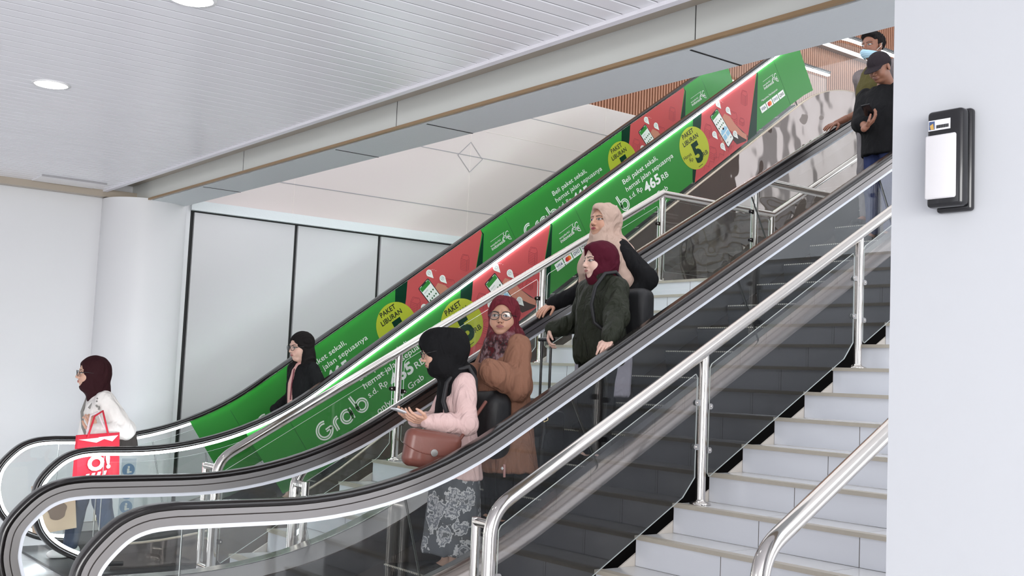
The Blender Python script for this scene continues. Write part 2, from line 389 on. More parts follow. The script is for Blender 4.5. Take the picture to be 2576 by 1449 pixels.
def escalator(name, label, xs, ang, c, ya, yb, dn, xend, ztop, outer_mat, gmat, led, stepc, deck_m, cladz, advert=False):
    tn = tan(ang); t = thing(name, label, 'escalator', (3, (ya+yb)/2, 0))
    P = railpath(xs, ang, c, xend=xend, ztop=ztop)
    U = [p for p in P[len(P)-(0):]] if False else P
    i0 = max(i for i, p in enumerate(P) if p[0] <= 2.07+xs and p[1] > .9 and i < 60)  # start of flat part
    F = P[i0-6:]     # from the upper newel on
    deckx = 2.155+xs
    for yy, near in ((ya, True), (yb, False)):
        sgn = -1 if near else 1; s2 = -1          # outer side
        h = band(MB(), P, 0, .035, yy-.040, yy+.040, m_rubber, rnd=.017).build('handrail', t)
        h['label'] = 'black rubber handrail'
        mb = MB()
        if led: band(mb, P, .035, .046, yy-.022, yy+.022, m_slot)
        else: band(mb, P, .035, .063, yy-.030, yy+.030, m_brushl); band(mb, P, .063, .069, yy-.024, yy+.024, m_slot); band(mb, P, .069, .107, yy-.030, yy+.030, m_brushl)
        mb.build('rail_channel', t)
        mb = MB(); band(mb, P, .046 if led else .107, .068 if led else .128, yy-.022, yy+.022, m_led if led else m_diff); mb.build('light_strip', t)
        if led and not near:
            mb = MB(); FP = [q for q in P if q[0] > 3.93]; band(mb, FP, .050, .062, yy-.025, yy-.0225, m_led); mb.build('light_strip', t)['label'] = 'light strip behind the top edge of the film'
        # glass: newel part, flat, incline
        G0 = offs(P, .11 if not led else .06); D = [(q[0], q[1]) for q in offs(P, dn)]
        Gm = [q for i, q in enumerate(G0) if i >= i0]; Dm = [q for i, q in enumerate(D) if i >= i0]
        # newel glass polygon
        poly = [q for i, q in enumerate(G0[:i0+1]) if q[1] > .05]
        zb = .95-dn
        pg = poly+[(Gm[0][0], zb)]
        pg = [p for p in pg]; low = [p for p in pg[:10] if p[1] < zb]
        mb = MB(); mb.prism(pg, yy-.005, yy+.005, gmat, m_edge); mb.build('glass_panel', t)['label'] = 'rounded newel glass'
        xs_ = [Gm[0][0], 3.30+xs*.5, 4.46+xs*.9, 5.95+xs, 7.6+xs, 9.1+xs, xend-.05] if not advert else [Gm[0][0], 3.6, 4.43, 7.55, 10.62, xend-.05]
        L = []
        for q, g in zip(range(len(xs_)-1), range(99)):
            xa, xb = xs_[q], xs_[q+1]; k = 14
            # seams are perpendicular to the path: cut both lines with a shift
            def cut(xc, line_d):
                O_ = offs(P, line_d); O_ = [p for i, p in enumerate(O_) if i >= i0-1]
                sh = 0
                slope = (np.interp(xc+.05, [p[0] for p in O_], [p[1] for p in O_])-np.interp(xc-.05, [p[0] for p in O_], [p[1] for p in O_]))/.1
                return slope, O_
            s0, O0 = cut(xa, .12); s1, _ = cut(xb, .12); OD = cut(xa, dn)[1]
            sa = sin(math.atan(s0))*(dn-.12); sb = sin(math.atan(s1))*(dn-.12)
            A = resample(O0, xa+.004, xb-.004, k); B = resample(OD, xa+.004+(sa if q else 0), xb-.004+sb, k)
            mb = strip2(MB(), A, B, yy-.005, yy+.005, gmat, m_seam); mb.build('glass_panel', t)
        # deck band on the outer side and sloped inner skirting
        Dk = [q for i, q in enumerate(P) if i >= i0 and q[0] > deckx]
        Dk = [(deckx, .95)]+Dk
        yo = yy+sgn*(.03 if led else .12); bh = .013 if led else .075; yi = yy-sgn*.17
        mb = MB(); O1 = offs(Dk, dn-.0)[0:]; O2 = offs(Dk, dn+bh); O3 = offs(Dk, dn+.0)
        n = len(Dk); vs = [(p[0], yo, p[1]) for p in O1]+[(p[0], yo, p[1]) for p in O2]+[(p[0], yy-sgn*.0, p[1]) for p in O3]
        mb.add(vs, [(i, i+1, n+i+1, n+i) for i in range(n-1)]+[(i, 2*n+i, 2*n+i+1, i+1) for i in range(n-1)], deck_m, True)
        mb.build('deck', t)
        mb = MB(); O4 = offs(Dk, dn+.05); O5 = offs(Dk, dn+.24)
        vs = [(p[0], yy, p[1]) for p in O3]+[(p[0], yi, p[1]) for p in O4]+[(p[0], yi-sgn*.004, p[1]) for p in offs(Dk, dn+.056)]+[(p[0], yi-sgn*.012, p[1]) for p in O5]
        mb.add(vs, [(i, i+1, n+i+1, n+i) for i in range(n-1)], m_skirt, True)
        mb.add(vs, [(n+i, n+i+1, 2*n+i+1, 2*n+i) for i in range(n-1)], m_slot, True)
        mb.add(vs, [(2*n+i, 2*n+i+1, 3*n+i+1, 3*n+i) for i in range(n-1)], m_skirt, True)
        mb.build('inner_skirting', t)
        # outer cladding down to the floor
        O6 = offs(Dk, dn+bh); mb = MB(); zl = 0.0
        vs = [(p[0], yo+sgn*-.004, p[1]) for p in O6]+[(p[0], yo-sgn*.004, max(zl, p[1]-cladz)) for p in O6]
        mb.add(vs, [(i, i+1, n+i+1, n+i) for i in range(n-1)], outer_mat if near else m_bronze, True)
        mb.add([(deckx, yo-sgn*.004, .95-dn), (deckx, yi, .95-dn), (deckx, yi, 0), (deckx, yo-sgn*.004, 0)], [(0, 1, 2, 3)], m_skirt)
        mb.build('cladding', t)
    # steps
    y0, y1 = ya+.185, yb-.185; rise = .208; run = rise/tn; k = 0
    xn = (stepc and (rise*1-stepc)/tn); x = (.0-stepc)/tn
    zc = lambda xx: max(0.0, 0)
    i = 0
    while True:
        z = rise*(i+1)*1.0
        xf = (z-stepc)/tn
        if xf > xend-.6 or (ztop and z > ztop-.95): break
        if i < 2: z = z-(.05 if i else .09)
        mb = MB(); mb.box((xf, y0, z-.03), (xf+run*1.12, y1, z), m_step)
        # curved ribbed riser
        rs = [(xf, z), (xf+.004, z-.05), (xf+.018, z-.12), (xf+.045, z-rise-.02)]
        vs = [(px, yy, pz) for px, pz in rs for yy in (y0, y1)]
        mb.add(vs, [(2*a, 2*a+2, 2*a+3, 2*a+1) for a in range(3)], m_step, True)
        o = mb.build('step', t); mb = MB(); nn = 46; w = (y1-y0)/nn
        for q in range(nn):
            mb.box((xf-.003, y0+q*w, z-.006), (xf+.012, y0+q*w+w*.45, z+.0025), m_stepdot)
        mb.build('demarcation_edge', o); i += 1
    MB().box((deckx-.35, ya-.15, .0), (3.4+xs, yb+.15, .018), mat('comb_plate', (.06, .06, .063), .4, .5, bump=(120, .5, .003))).build('landing_plate', t)
    return t, P

A30 = radians(30); TH2 = math.atan(.7107)
e1, P1 = escalator('escalator', 'nearer steel and glass escalator carrying four women in headscarves', 0, A30, -.935, 5.17, 6.47, .59, 12.0, None, m_blackclad, m_glass1, False, -1.82, m_deck, 6)
e2, P2 = escalator('escalator', 'farther escalator wrapped with green and red adverts and glowing strips', .735, TH2, -1.7715, 8.65, 9.85, .735, 13.2, 6.25, m_mirror, m_glass, True, -2.72, m_deck2, 6, True)
# little green comb light
MB().box((2.99, 9.0, .12), (3.01, 9.02, .30), emis('green_lamp', (.05, 1, .2), 2)).build('comb_light', e2)

# ------------------------------------------------------------------ the adverts on the glass
CT, ST = cos(TH2), sin(TH2); X0, B0 = 7.095, -2.60

def film(name, col, rough=.25):
    m = mat(name, col, rough); t = m.node_tree; b = t.nodes['Principled BSDF']; o = t.nodes['Material Output']
    tl = N(t, 'ShaderNodeBsdfTranslucent'); tl.inputs[0].default_value = (*col, 1); mx = N(t, 'ShaderNodeMixShader'); mx.inputs[0].default_value = .25
    t.links.new(b.outputs[0], mx.inputs[1]); t.links.new(tl.outputs[0], mx.inputs[2]); t.links.new(mx.outputs[0], o.inputs[0]); return m
G_GREEN = film('film_green', srgb(66, 152, 70)); G_DK = film('film_dark_green', srgb(12, 58, 40), .25); G_RED = film('film_coral', srgb(218, 96, 98), .25)
G_LIME = film('film_lime', srgb(196, 206, 62), .3); G_W = mat('film_white', srgb(232, 236, 230), .35); G_K = mat('film_black', srgb(18, 26, 22), .4)
G_LINE = mat('film_line', srgb(150, 46, 56), .35); G_SK = mat('film_skin', srgb(196, 130, 108), .4); G_SL = mat('film_sleeve', srgb(62, 46, 42), .4)
G_BL = mat('film_blue', srgb(150, 196, 220), .4); G_MR = mat('film_red', srgb(205, 40, 44), .4); G_OR = mat('film_orange', srgb(235, 130, 50), .4); G_NV = mat('film_navy', srgb(36, 44, 96), .4); G_SEAM = mat('film_seam', srgb(28, 92, 44), .4)
class Sheet:
    def __init__(s, Y): s.Y = Y; s.mb = MB()
    def map(s, u, v, l): return (X0+u*CT-v*ST, s.Y-.0009*l, .7107*X0+B0+u*ST+v*CT)
    def poly(s, l, m, pts): s.mb.add([s.map(u, v, l) for u, v in pts], [list(range(len(pts)))], m); return s
    def ell(s, l, m, u, v, r, r2=None, n=40): return s.poly(l, m, [(u+r*cos(2*pi*k/n), v+(r2 or r)*sin(2*pi*k/n)) for k in range(n)])
    def line(s, l, m, pts, w):
        for a, b in zip(pts[:-1], pts[1:]):
            d = Vector((b[0]-a[0], b[1]-a[1])); 
            if d.length < 1e-6: continue
            d.normalize(); nx, ny = -d.y*w/2, d.x*w/2
            s.poly(l, m, [(a[0]+nx, a[1]+ny), (a[0]-nx, a[1]-ny), (b[0]-nx, b[1]-ny), (b[0]+nx, b[1]+ny)])
        return s
    def stroke(s, l, m, pts, w):
        n = len(pts); L = []; R = []
        for i in range(n):
            a = pts[max(i-1, 0)]; b = pts[min(i+1, n-1)]; d = Vector((b[0]-a[0], b[1]-a[1])).normalized()
            L.append((pts[i][0]-d.y*w/2, pts[i][1]+d.x*w/2)); R.append((pts[i][0]+d.y*w/2, pts[i][1]-d.x*w/2))
        for i in range(n-1): s.poly(l, m, [L[i], R[i], R[i+1], L[i+1]])
        return s
    def text(s, l, m, txt, u, v, w, h, bold=0.0, shear=0.0):
        """width w and cap height h in metres"""
        vs, fs = textmesh(txt, bold, shear)
        xs = [p[0] for p in vs]; x0, x1 = min(xs), max(xs); k = w/(x1-x0); kh = h/.70
        s.mb.add([s.map(u+(p[0]-x0)*k, v+p[1]*kh, l) for p in vs], fs, m); return s
_tc = {}
def textmesh(txt, bold=0.0, shear=0.0):
    key = (txt, bold, shear)
    if key in _tc: return _tc[key]
    cu = bpy.data.curves.new('lettering', 'FONT'); cu.body = txt; cu.offset = bold; cu.shear = shear; cu.resolution_u = 3; cu.fill_mode = 'FRONT'
    if bold > .01: cu.space_character = 1.0+bold*2
    o = bpy.data.objects.new('lettering', cu); COL.objects.link(o); bpy.context.view_layer.update()
    me = bpy.data.meshes.new_from_object(o.evaluated_get(bpy.context.evaluated_depsgraph_get()))
    r = ([tuple(v.co) for v in me.vertices], [list(p.vertices) for p in me.polygons])
    bpy.data.objects.remove(o); bpy.data.meshes.remove(me); bpy.data.curves.remove(cu); _tc[key] = r; return r
def arc(cu, cv, r, a0, a1, n=20, r2=None): return [(cu+r*cos(a0+(a1-a0)*k/n), cv+(r2 or r)*sin(a0+(a1-a0)*k/n)) for k in range(n+1)]
def grab(S, u, v, k=1.0, l=2):
    b = v
    G = arc(.075, .068, .062, radians(62), radians(352), 26)+[(.137, .060), (.085, .060)]
    r_ = [(.175, .0), (.175, .055)]+arc(.212, .055, .037, pi, pi/2+.1, 8)+[(.222, .092)]
    a_ = arc(.292, .048, .046, 0, 2*pi, 26); a2 = [(.338, .095), (.338, .0)]
    b_ = arc(.450, .048, .046, 0, 2*pi, 26); b2 = [(.388, .165), (.404, .06), (.412, .03)]
    for W_, mm, ll in ((.030, G_W, l), (.0065, G_GREEN, l+1)):
        for p in (G, r_, a_, a2, b_, b2):
            e = p
            if ll == l+1 and p in (G, r_, a2, b2): e = p
            S.stroke(ll, mm, [(u+x*k, b+y*k) for x, y in e], W_*k)
def unit(parent, Y, k, full):
    o = 3.80*k
    S = Sheet(Y)
    grab(S, o+.945, .225, 1.12)
    S.text(2, G_W, 'Beli paket sekali,', o+1.55, .468, .61, .054, .004); S.text(2, G_W, 'hemat jalan sepuasnya', o+1.55, .380, .845, .054, .004)
    S.text(2, G_W, 's.d. Rp', o+1.548, .288, .225, .056, .004); S.text(2, G_W, '465', o+1.80, .236, .275, .105, .035); S.text(2, G_W, 'RB', o+2.10, .236, .115, .062, .006)
    S.text(2, G_W, 'only with Grab', o+1.55, .115, .575, .056, .004)
    S.mb.build('lettering', parent)['label'] = 'white lettering on green film'
    # coral area with dark green slants
    S = Sheet(Y)
    S.poly(1, G_DK, [(o+2.94, .64), (o+3.12, .64), (o+3.02, .5), (o+2.56, -.02), (o+2.52, -.02), (o+2.53, .02)])
    S.poly(1.5, G_RED, [(o+3.115, .64), (o+4.225, .64), (o+4.222, .60), (o+3.63, -.02), (o+2.545, -.02), (o+3.0, .49)])
    S.poly(2, G_DK, [(o+4.225, .64), (o+4.222, .58), (o+3.62, -.02), (o+3.82, -.02), (o+4.24, .58)])
    def hexa(u, v, s, rows):
        a = radians(-35.4)
        R = lambda x, y: (u+x*cos(a)-y*sin(a), v+x*sin(a)+y*cos(a))
        S.line(2.2, G_LINE, [R(-s, 0), R(-s*.6, s*.9), R(s*.7, s*.8), R(s, s*.1), R(s*.4, -s*.3), R(-s, 0)], .004)
        S.line(2.2, G_LINE, [R(-s*.7, s*.1), R(-s*.4, s*.7), R(s*.5, s*.65)], .003)
        for q in range(rows): S.line(2.2, G_LINE, [R(-s, -s*.3*(q+1)), R(s*.4, -s*.3*(q+2)), R(s, -s*.3*(q+.6))], .003)
        S.line(2.2, G_LINE, [R(-s, 0), R(-s, -s*.3*rows)], .003); S.line(2.2, G_LINE, [R(s*.4, -s*.3), R(s*.4, -s*.3*(rows+1))], .003); S.line(2.2, G_LINE, [R(s, 0), R(s, -s*.3*rows)], .003)
    hexa(o+3.875, .47, .055, 7); hexa(o+3.54, .33, .08, 4); hexa(o+3.08, .40, .06, 5); hexa(o+3.66, .22, .045, 3); hexa(o+3.0, .14, .07, 3); hexa(o+3.3, .02+.06, .05, 2)
    for q in range(9): S.line(2.2, G_LINE, [(o+2.75+.10*q, .02), (o+2.80+.10*q, .075), (o+2.86+.1*q, .02+.012*(q % 3))], .003)
    S.mb.build('city_drawing', parent)['label'] = 'coral field with thin red line drawing of buildings'
    S = Sheet(Y)
    S.ell(3, G_LIME, o+2.755, .315, .245, .245, 48)
    S.text(4, G_K, 'PAKET', o+2.64, .475, .205, .052, .02); S.text(4, G_K, 'LIBURAN', o+2.605, .395, .28, .052, .02)
    S.text(4, G_DK, '5', o+2.705, .150, .14, .215, .05)
    S.text(4, G_K, 'Hanya', o+2.530, .266, .14, .042, .003); S.text(4, G_K, 'Rp', o+2.605, .205, .062, .045, .003); S.text(4, G_K, 'RB', o+2.842, .163, .088, .05, .006)
    S.line(4, G_DK, [(o+2.70, .10), (o+2.78, .10)], .006)
    S.mb.build('price_badge', parent)['label'] = 'round lime green price badge'
    # hand with phone
    S = Sheet(Y)
    S.poly(3, G_SL, [(o+3.44, .17), (o+3.50, .30), (o+3.56, .20), (o+3.66, .03), (o+3.60, -.01), (o+3.43, .03), (o+3.40, .10)])
    S.poly(3.2, G_SK, [(o+3.36, .40), (o+3.43, .43), (o+3.50, .36), (o+3.53, .25), (o+3.60, .11), (o+3.65, .05), (o+3.62, .0), (o+3.56, .06), (o+3.48, .16), (o+3.43, .20), (o+3.38, .26), (o+3.36, .33)])
    for q in range(3): S.poly(3.2, G_SK, [(o+3.20, .26-q*.05), (o+3.24, .28-q*.05), (o+3.25, .245-q*.05), (o+3.21, .225-q*.05)])
    def rrect(l, m, A, B, C, D, r=.16):
        pts = []
        Q = [Vector(p) for p in (A, B, C, D)]
        for i in range(4):
            p = Q[i]; a = Q[i-1]; b = Q[(i+1) % 4]; da = (a-p).normalized()*r*.12; db = (b-p).normalized()*r*.12
            for q in range(5):
                t = q/4; pts.append(tuple((p+da)*(1-t)**2+p*2*t*(1-t)+(p+db)*t*t))
        S.poly(l, m, [(x+o, y) for x, y in pts])
    A, B, C, D = (3.182, .505), (3.350, .538), (3.425, .113), (3.270, .060)
    rrect(4, G_K, A, B, C, D)
    q = lambda s, t: tuple(Vector(A)*(1-s)*(1-t)+Vector(B)*s*(1-t)+Vector(C)*s*t+Vector(D)*(1-s)*t)
    rrect(4.5, G_W, q(.05, .02), q(.95, .02), q(.95, .98), q(.05, .98))
    qq = lambda l, m, s0, s1, t0, t1: S.poly(l, m, [(x+o, y) for x, y in (q(s0, t0), q(s1, t0), q(s1, t1), q(s0, t1))])
    qq(5, G_GREEN, .07, .93, .03, .14); qq(5.2, G_K, .3, .7, .02, .045)
    for r in range(2):
        for c_ in range(4): qq(5, G_LINE if False else G_SEAM, .14+.2*c_, .24+.2*c_, .28+.13*r, .32+.13*r)
    for r in range(3): qq(5, mat('film_grey', srgb(120, 130, 130), .4), .14, .5, .19+.01*r, .193+.01*r)
    qq(5, G_BL, .1, .9, .56, .64); qq(5, G_BL, .1, .46, .67, .80); qq(5, G_BL, .54, .9, .67, .80)
    qq(5, G_SK, .45, .6, .50, .56); qq(5, G_BL, .2, .8, .52, .56); qq(5, MAT['film_grey'], .15, .3, .87, .9); qq(5, MAT['film_grey'], .7, .85, .87, .9)
    for (pu, pv) in ((3.388, .575), (3.505, .44), (3.140, .30), (3.19, .125), (3.465, .15)):
        pts = arc(o+pu, pv, .038, radians(-30), radians(210), 16)+[(o+pu+.02, pv-.075)]
        S.poly(5.5, G_W, pts); S.ell(6, MAT['film_grey'], o+pu, pv+.003, .022, .022, 16); S.ell(6.3, G_W, o+pu, pv+.003, .019, .019, 16)
        S.line(6.5, MAT['film_grey'], [(o+pu-.012, pv-.006), (o+pu+.004, pv+.012), (o+pu+.013, pv-.004)], .004)
    for k_ in range(4): S.line(3, G_W, [(o+3.425+.016*k_, .59-.004*k_*k_), (o+3.433+.016*k_, .589-.004*k_*k_)], .004)
    S.mb.build('phone_picture', parent)['label'] = 'printed hand holding a phone'
    # partner marks on the green tail
    S = Sheet(Y)
    S.line(2, G_W, [(o+4.27, .46), (o+4.50, .46)], .003)
    S.text(2, G_W, 'wonderful', o+4.245, .405, .16, .022, 0); S.text(2, G_W, 'indonesia', o+4.245, .365, .21, .036, .008)
    cu_, cv_ = o+4.50, .39
    S.stroke(2, G_W, [(cu_-.055, cv_+.0), (cu_-.045, cv_+.03), (cu_-.02, cv_+.035), (cu_, cv_+.01), (cu_+.02, cv_-.03), (cu_+.05, cv_-.045)], .008)
    S.stroke(2, G_W, [(cu_-.01, cv_-.01), (cu_+.0, cv_+.035), (cu_+.02, cv_+.06), (cu_+.045, cv_+.062), (cu_+.05, cv_+.045)], .008)
    S.stroke(2, G_W, [(cu_-.02, cv_+.03), (cu_-.03, cv_+.055), (cu_-.015, cv_+.065)], .007); S.stroke(2, G_W, arc(cu_-.045, cv_+.005, .02, 0, 5, 12), .006)
    for q_ in range(4): S.stroke(2, G_W, [(cu_+.0, cv_-.0), (cu_+.012+.01*q_, cv_-.01-.008*q_+.02), (cu_+.05, cv_+.02-.018*q_)], .005)
    S.text(2, G_W, 'Menerima Pembayaran', o+4.12, .262, .35, .026, .002)
    for i, (txt, mm) in enumerate((('VISA', G_NV), ('', G_MR), ('OVO', G_NV), ('QRIS', G_K))):
        u_ = o+4.045+.133*i; S.poly(3, G_W, [(u_, .145), (u_+.122, .145), (u_+.122, .225), (u_, .225)])
        if txt: S.text(4, mm, txt, u_+.016, .168, .09, .034, .012)
        else: S.ell(4, G_MR, u_+.048, .185, .027); S.ell(4.2, G_OR, u_+.076, .185, .027); S.ell(4.4, mat('film_mid', srgb(220, 80, 40), .4), u_+.062, .185, .012, .022)
    S.mb.build('partner_marks', parent)['label'] = 'white emblem and four small payment cards'
def advert(e, P, Y, left, vis_near, top=.067):
    # film base: follows the glass, with perpendicular ends
    O_t = [p for p in offs(P, top) if p[0] > 3.0]; O_b = [p for p in offs(P, .676) if p[0] > 3.0]
    n = 40
    S0 = Sheet(Y)
    a = S0.map(left, .60, 0)[0]; a2 = S0.map(left, .0, 0)[0]; b = S0.map(5.095, .5, 0)[0]; b2 = S0.map(5.095, -.05, 0)[0]
    A = resample(O_t, a+.0, b, n); B = resample(O_b, a2+.02, b2, n)
    mb = MB(); strip2(mb, A, B, Y, Y+.0008, G_GREEN); o = mb.build('advert_film', e); o['label'] = 'printed green and coral advert film'
    for u in (-3.0, .80, 4.60): S = Sheet(Y); S.line(1, G_SEAM, [(u, -.0), (u, .6)], .004); S.mb.build('film_joint', o)
    for k in (-1, 0): unit(o, Y, k, True)
advert(e2, P2, 8.65-.0065, -3.45, True)
advert(e2, P2, 9.85-.030, -3.47, False, .037)

# ------------------------------------------------------------------ staircases
def staircase(name, label, x0, riser, run, n, yL, yR, z0=0, strL=True, strR=False):
    """yL far edge, yR near edge"""
    t = thing(name, label, 'staircase', (x0, (yL+yR)/2, z0))
    for i in range(n):
        x = x0+run*i; z = z0+riser*(i+1)
        last = i == n-1
        mb = MB(); mb.box((x, yR, z-riser), (x+.02, yL, z-.022), m_riser)
        mb.box((x+.02, yR, z-.03), (x+run+.02, yL, z-.002), m_tread)
        o = mb.build('step', t)
        mb = MB(); mb.box((x-.012, yR, z-.024), (x+.052, yL, z), m_nos); mb.build('nosing', o)
    m = riser/run
    for ok, y0, y1 in ((strL, yL, yL+.012), (strR, yR-.012, yR)):
        if ok:
            zz = lambda x: z0+riser+(x-x0)*m-.11
            xe = x0+run*n
            MB().prism([(x0+.08, z0), (x0-.02, zz(x0-.02)), (xe, zz(xe)), (xe, max(z0, zz(xe)-.9)), (x0+1.2, z0)], y0, y1, m_string).build('stringer', t)
    return t
st1 = staircase('staircase', 'white tiled staircase in the right foreground', 3.76, .1775, .31, 16, 4.80, 2.90)
st2 = staircase('staircase', 'white tiled staircase between the two escalators', 3.62, .1755, .3045, 15, 8.10, 6.80, strR=True)
ZL = .1755*15; XL = 3.62+.3045*14
t = MB().box((XL+.32, 6.80, ZL-.2), (9.62, 8.16, ZL-.002), m_tread).build('landing', st2)
st3 = staircase('staircase', 'upper flight of tiled stairs beyond the middle landing', 9.62, .1755, .3045, 9, 8.13, 6.80, z0=ZL)
struct(MB().box((XL+.4, 6.80, ZL-.25), (12.4, 6.83, ZL), m_blackclad), 'trim_9')

# ------------------------------------------------------------------ stair railings
def bend(a, b, c, r, n=8):
    a, b, c = Vector(a), Vector(b), Vector(c); d1 = (a-b).normalized(); d2 = (c-b).normalized()
    p, q = b+d1*r, b+d2*r; return [tuple(p*(1-t)**2+b*2*t*(1-t)+q*t*t) for t in [i/n for i in range(n+1)]]
def clamp(t, x, y, z, dx, m):
    mb = MB(); L = .052*dx
    for yy in (y-.011, y+.007):
        pts = [(x, z-.018), (x+L*.7, z-.018)]+[(x+L*.7+.018*dx*sin(a), z-.018*cos(a)) for a in [pi*k/8 for k in range(1, 8)]]+[(x+L*.7, z+.018), (x, z+.018)]
        mb.prism(pts, yy, yy+.004, m)
    mb.box((min(x, x-L*.1), y-.011, z-.018), (max(x, x+L*.25), y+.011, z+.018), m)
    mb.lathe([(0, -.004), (.007, -.003), (.007, 0)], (x+L*.72, y-.011, z), m_steel, 12, 'Y')
    mb.build('clamp', t)
def gpanel(t, x0, x1, y, zt, zb, gm):
    """zt, zb functions of x; lower right corner cut"""
    pts = [(x0+.015, zt(x0)+.005), (x1-.015, zt(x1)), (x1, zt(x1)-.02), (x1, zb(x1)+.06), (x1-.10, zb(x1-.10)), (x0+.02, zb(x0)), (x0, zb(x0)+.02), (x0, zt(x0)-.02)]
    mb = MB(); mb.prism(pts, y-.005, y+.005, gm, m_edge); mb.build('glass_panel', t)
def post(t, x, y, z0, z1, r=.030):
    o = MB().tube([(x, y, z0), (x, y, z1)], r, m_steel, 24).build('post', t)
    MB().lathe([(r+.035, 0), (r+.035, .005), (r+.028, .012), (r+.004, .018), (r, .03)], (x, y, z0), m_steel, 24).build('base_flange', o)
def endframe(t, x, y, dy, gm, x2=None):
    """little frame that closes the gap between rail end and escalator; runs in y"""
    mb = MB(); z1 = .835; r = .026; yb = y+dy
    mb.tube([(x, y, z1-.0), (x, yb-.0*dy, z1)], r, m_steel, 16); mb.tube([(x, yb, z1+.024), (x, yb, .0)], r, m_steel, 16); mb.tube([(x, y, .09), (x, yb, .09)], r, m_steel, 16)
    mb.build('end_frame', t)
    a, b = sorted((y+np.sign(dy)*.035, yb-np.sign(dy)*.03))
    if b-a > .02: MB().box((x-.005, a, .14), (x+.005, b, z1-.07), gm).build('end_glass', t)
def riser_floor(x, x0, riser, run, n=99): return max(0, min(n, int((x-x0)/run+1)))*riser if x > x0 else 0
def railing(label, y, c, xb, xtop, posts, gm, cm, st, dy, flat=None, rr=.037, top_end=None, glass=True, dz=(.108, .795)):
    m = tan(A30); t = thing('stair_railing', label, 'railing', (xb, y, 0))
    zr = lambda x: m*x+c-rr*1.15            # rail axis
    pts = [(xb, y, .0)]+bend((xb, y, .3), (xb, y, zr(xb)), (xb+1, y, zr(xb+1)), .13)
    if flat: pts += bend((xb, y, zr(xb)), (flat[0], y, zr(flat[0])), (flat[1], y, zr(flat[0])), .012, 2)
    if flat and len(flat) > 2: pts += bend((flat[0], y, zr(flat[0])), (flat[1], y, zr(flat[0])), (flat[2], y, zr(flat[0])+m*(flat[2]-flat[1])), .012, 2)
    pts.append((xtop, y, zr(xtop)) if not flat else ((flat[2], y, zr(flat[0])+m*(flat[2]-flat[1])) if len(flat) > 2 else (flat[1], y, zr(flat[0]))))
    MB().tube(pts, rr, m_steel, 28).build('handrail', t)
    MB().lathe([(rr+.035, 0), (rr+.035, .005), (rr+.026, .014), (rr, .03)], (xb, y, 0), m_steel, 24).build('base_flange', t)
    x0, riser, run, n = st
    allp = [xb]+posts
    for x in posts:
        z1 = zr(x) if not flat or x <= flat[0]+.02 else (zr(flat[0]) if x < (flat[1] if len(flat) > 1 else 99)+.02 else zr(flat[0])+m*(x-flat[1]))
        post(t, x, y, riser_floor(x, x0, riser, run, n), z1-.01)
    if glass:
        for a, b in zip(allp[:-1], allp[1:]):
            if flat and a > flat[0]-.1:
                if a < flat[1]-.2:
                    z_ = zr(flat[0]); gpanel(t, a+.05, b-.05, y, lambda x: z_-dz[0]+.05, lambda x: z_-dz[1], gm)
                continue
            zt = lambda x: zr(x)-dz[0]; zb = lambda x: zr(x)-dz[1]
            gpanel(t, a+.055, b-.055, y, zt, zb, gm)
            for xx, d_ in ((a, 1), (b, -1)):
                for q in (.33, .72):
                    xq = xx+d_*.026; zz = (zt(xx)*(1-q)+zb(xx)*q)+(.0 if d_ > 0 else .02)
                    clamp(t, xq, y, zz, d_, cm)
    if dy: endframe(t, xb, y, dy, gm)
    return t
railing('thick polished railing with clear glass between the foreground stairs and nearer escalator', 4.70, -1.10, 3.535, 9.0, [5.125, 6.69, 8.25], m_glassr, m_clampd, (3.76, .1775, .31, 16), .125)
railing('polished railing along the middle stairs, in front of the advert wall', 8.0, -1.045, 3.425, 8.03, [4.98, 6.50, 8.03, 9.76], m_glass, m_clampk, (3.62, .1755, .3045, 15), .21, flat=(8.03, 9.76, 12.2))
railing('polished railing along the middle stairs, close behind the nearer escalator', 6.86, -1.07, 3.50, 8.12, [5.02, 6.58, 8.12], m_glass, m_clampk, (3.62, .1755, .3045, 15), -.15, flat=(8.12, 9.4))
railing('thick polished handrail nearest the white pillar', 2.97, -1.095, 3.60, 8, [], m_glassr, m_clampd, (3.76, .1775, .31, 16), 0, glass=False, rr=.040)
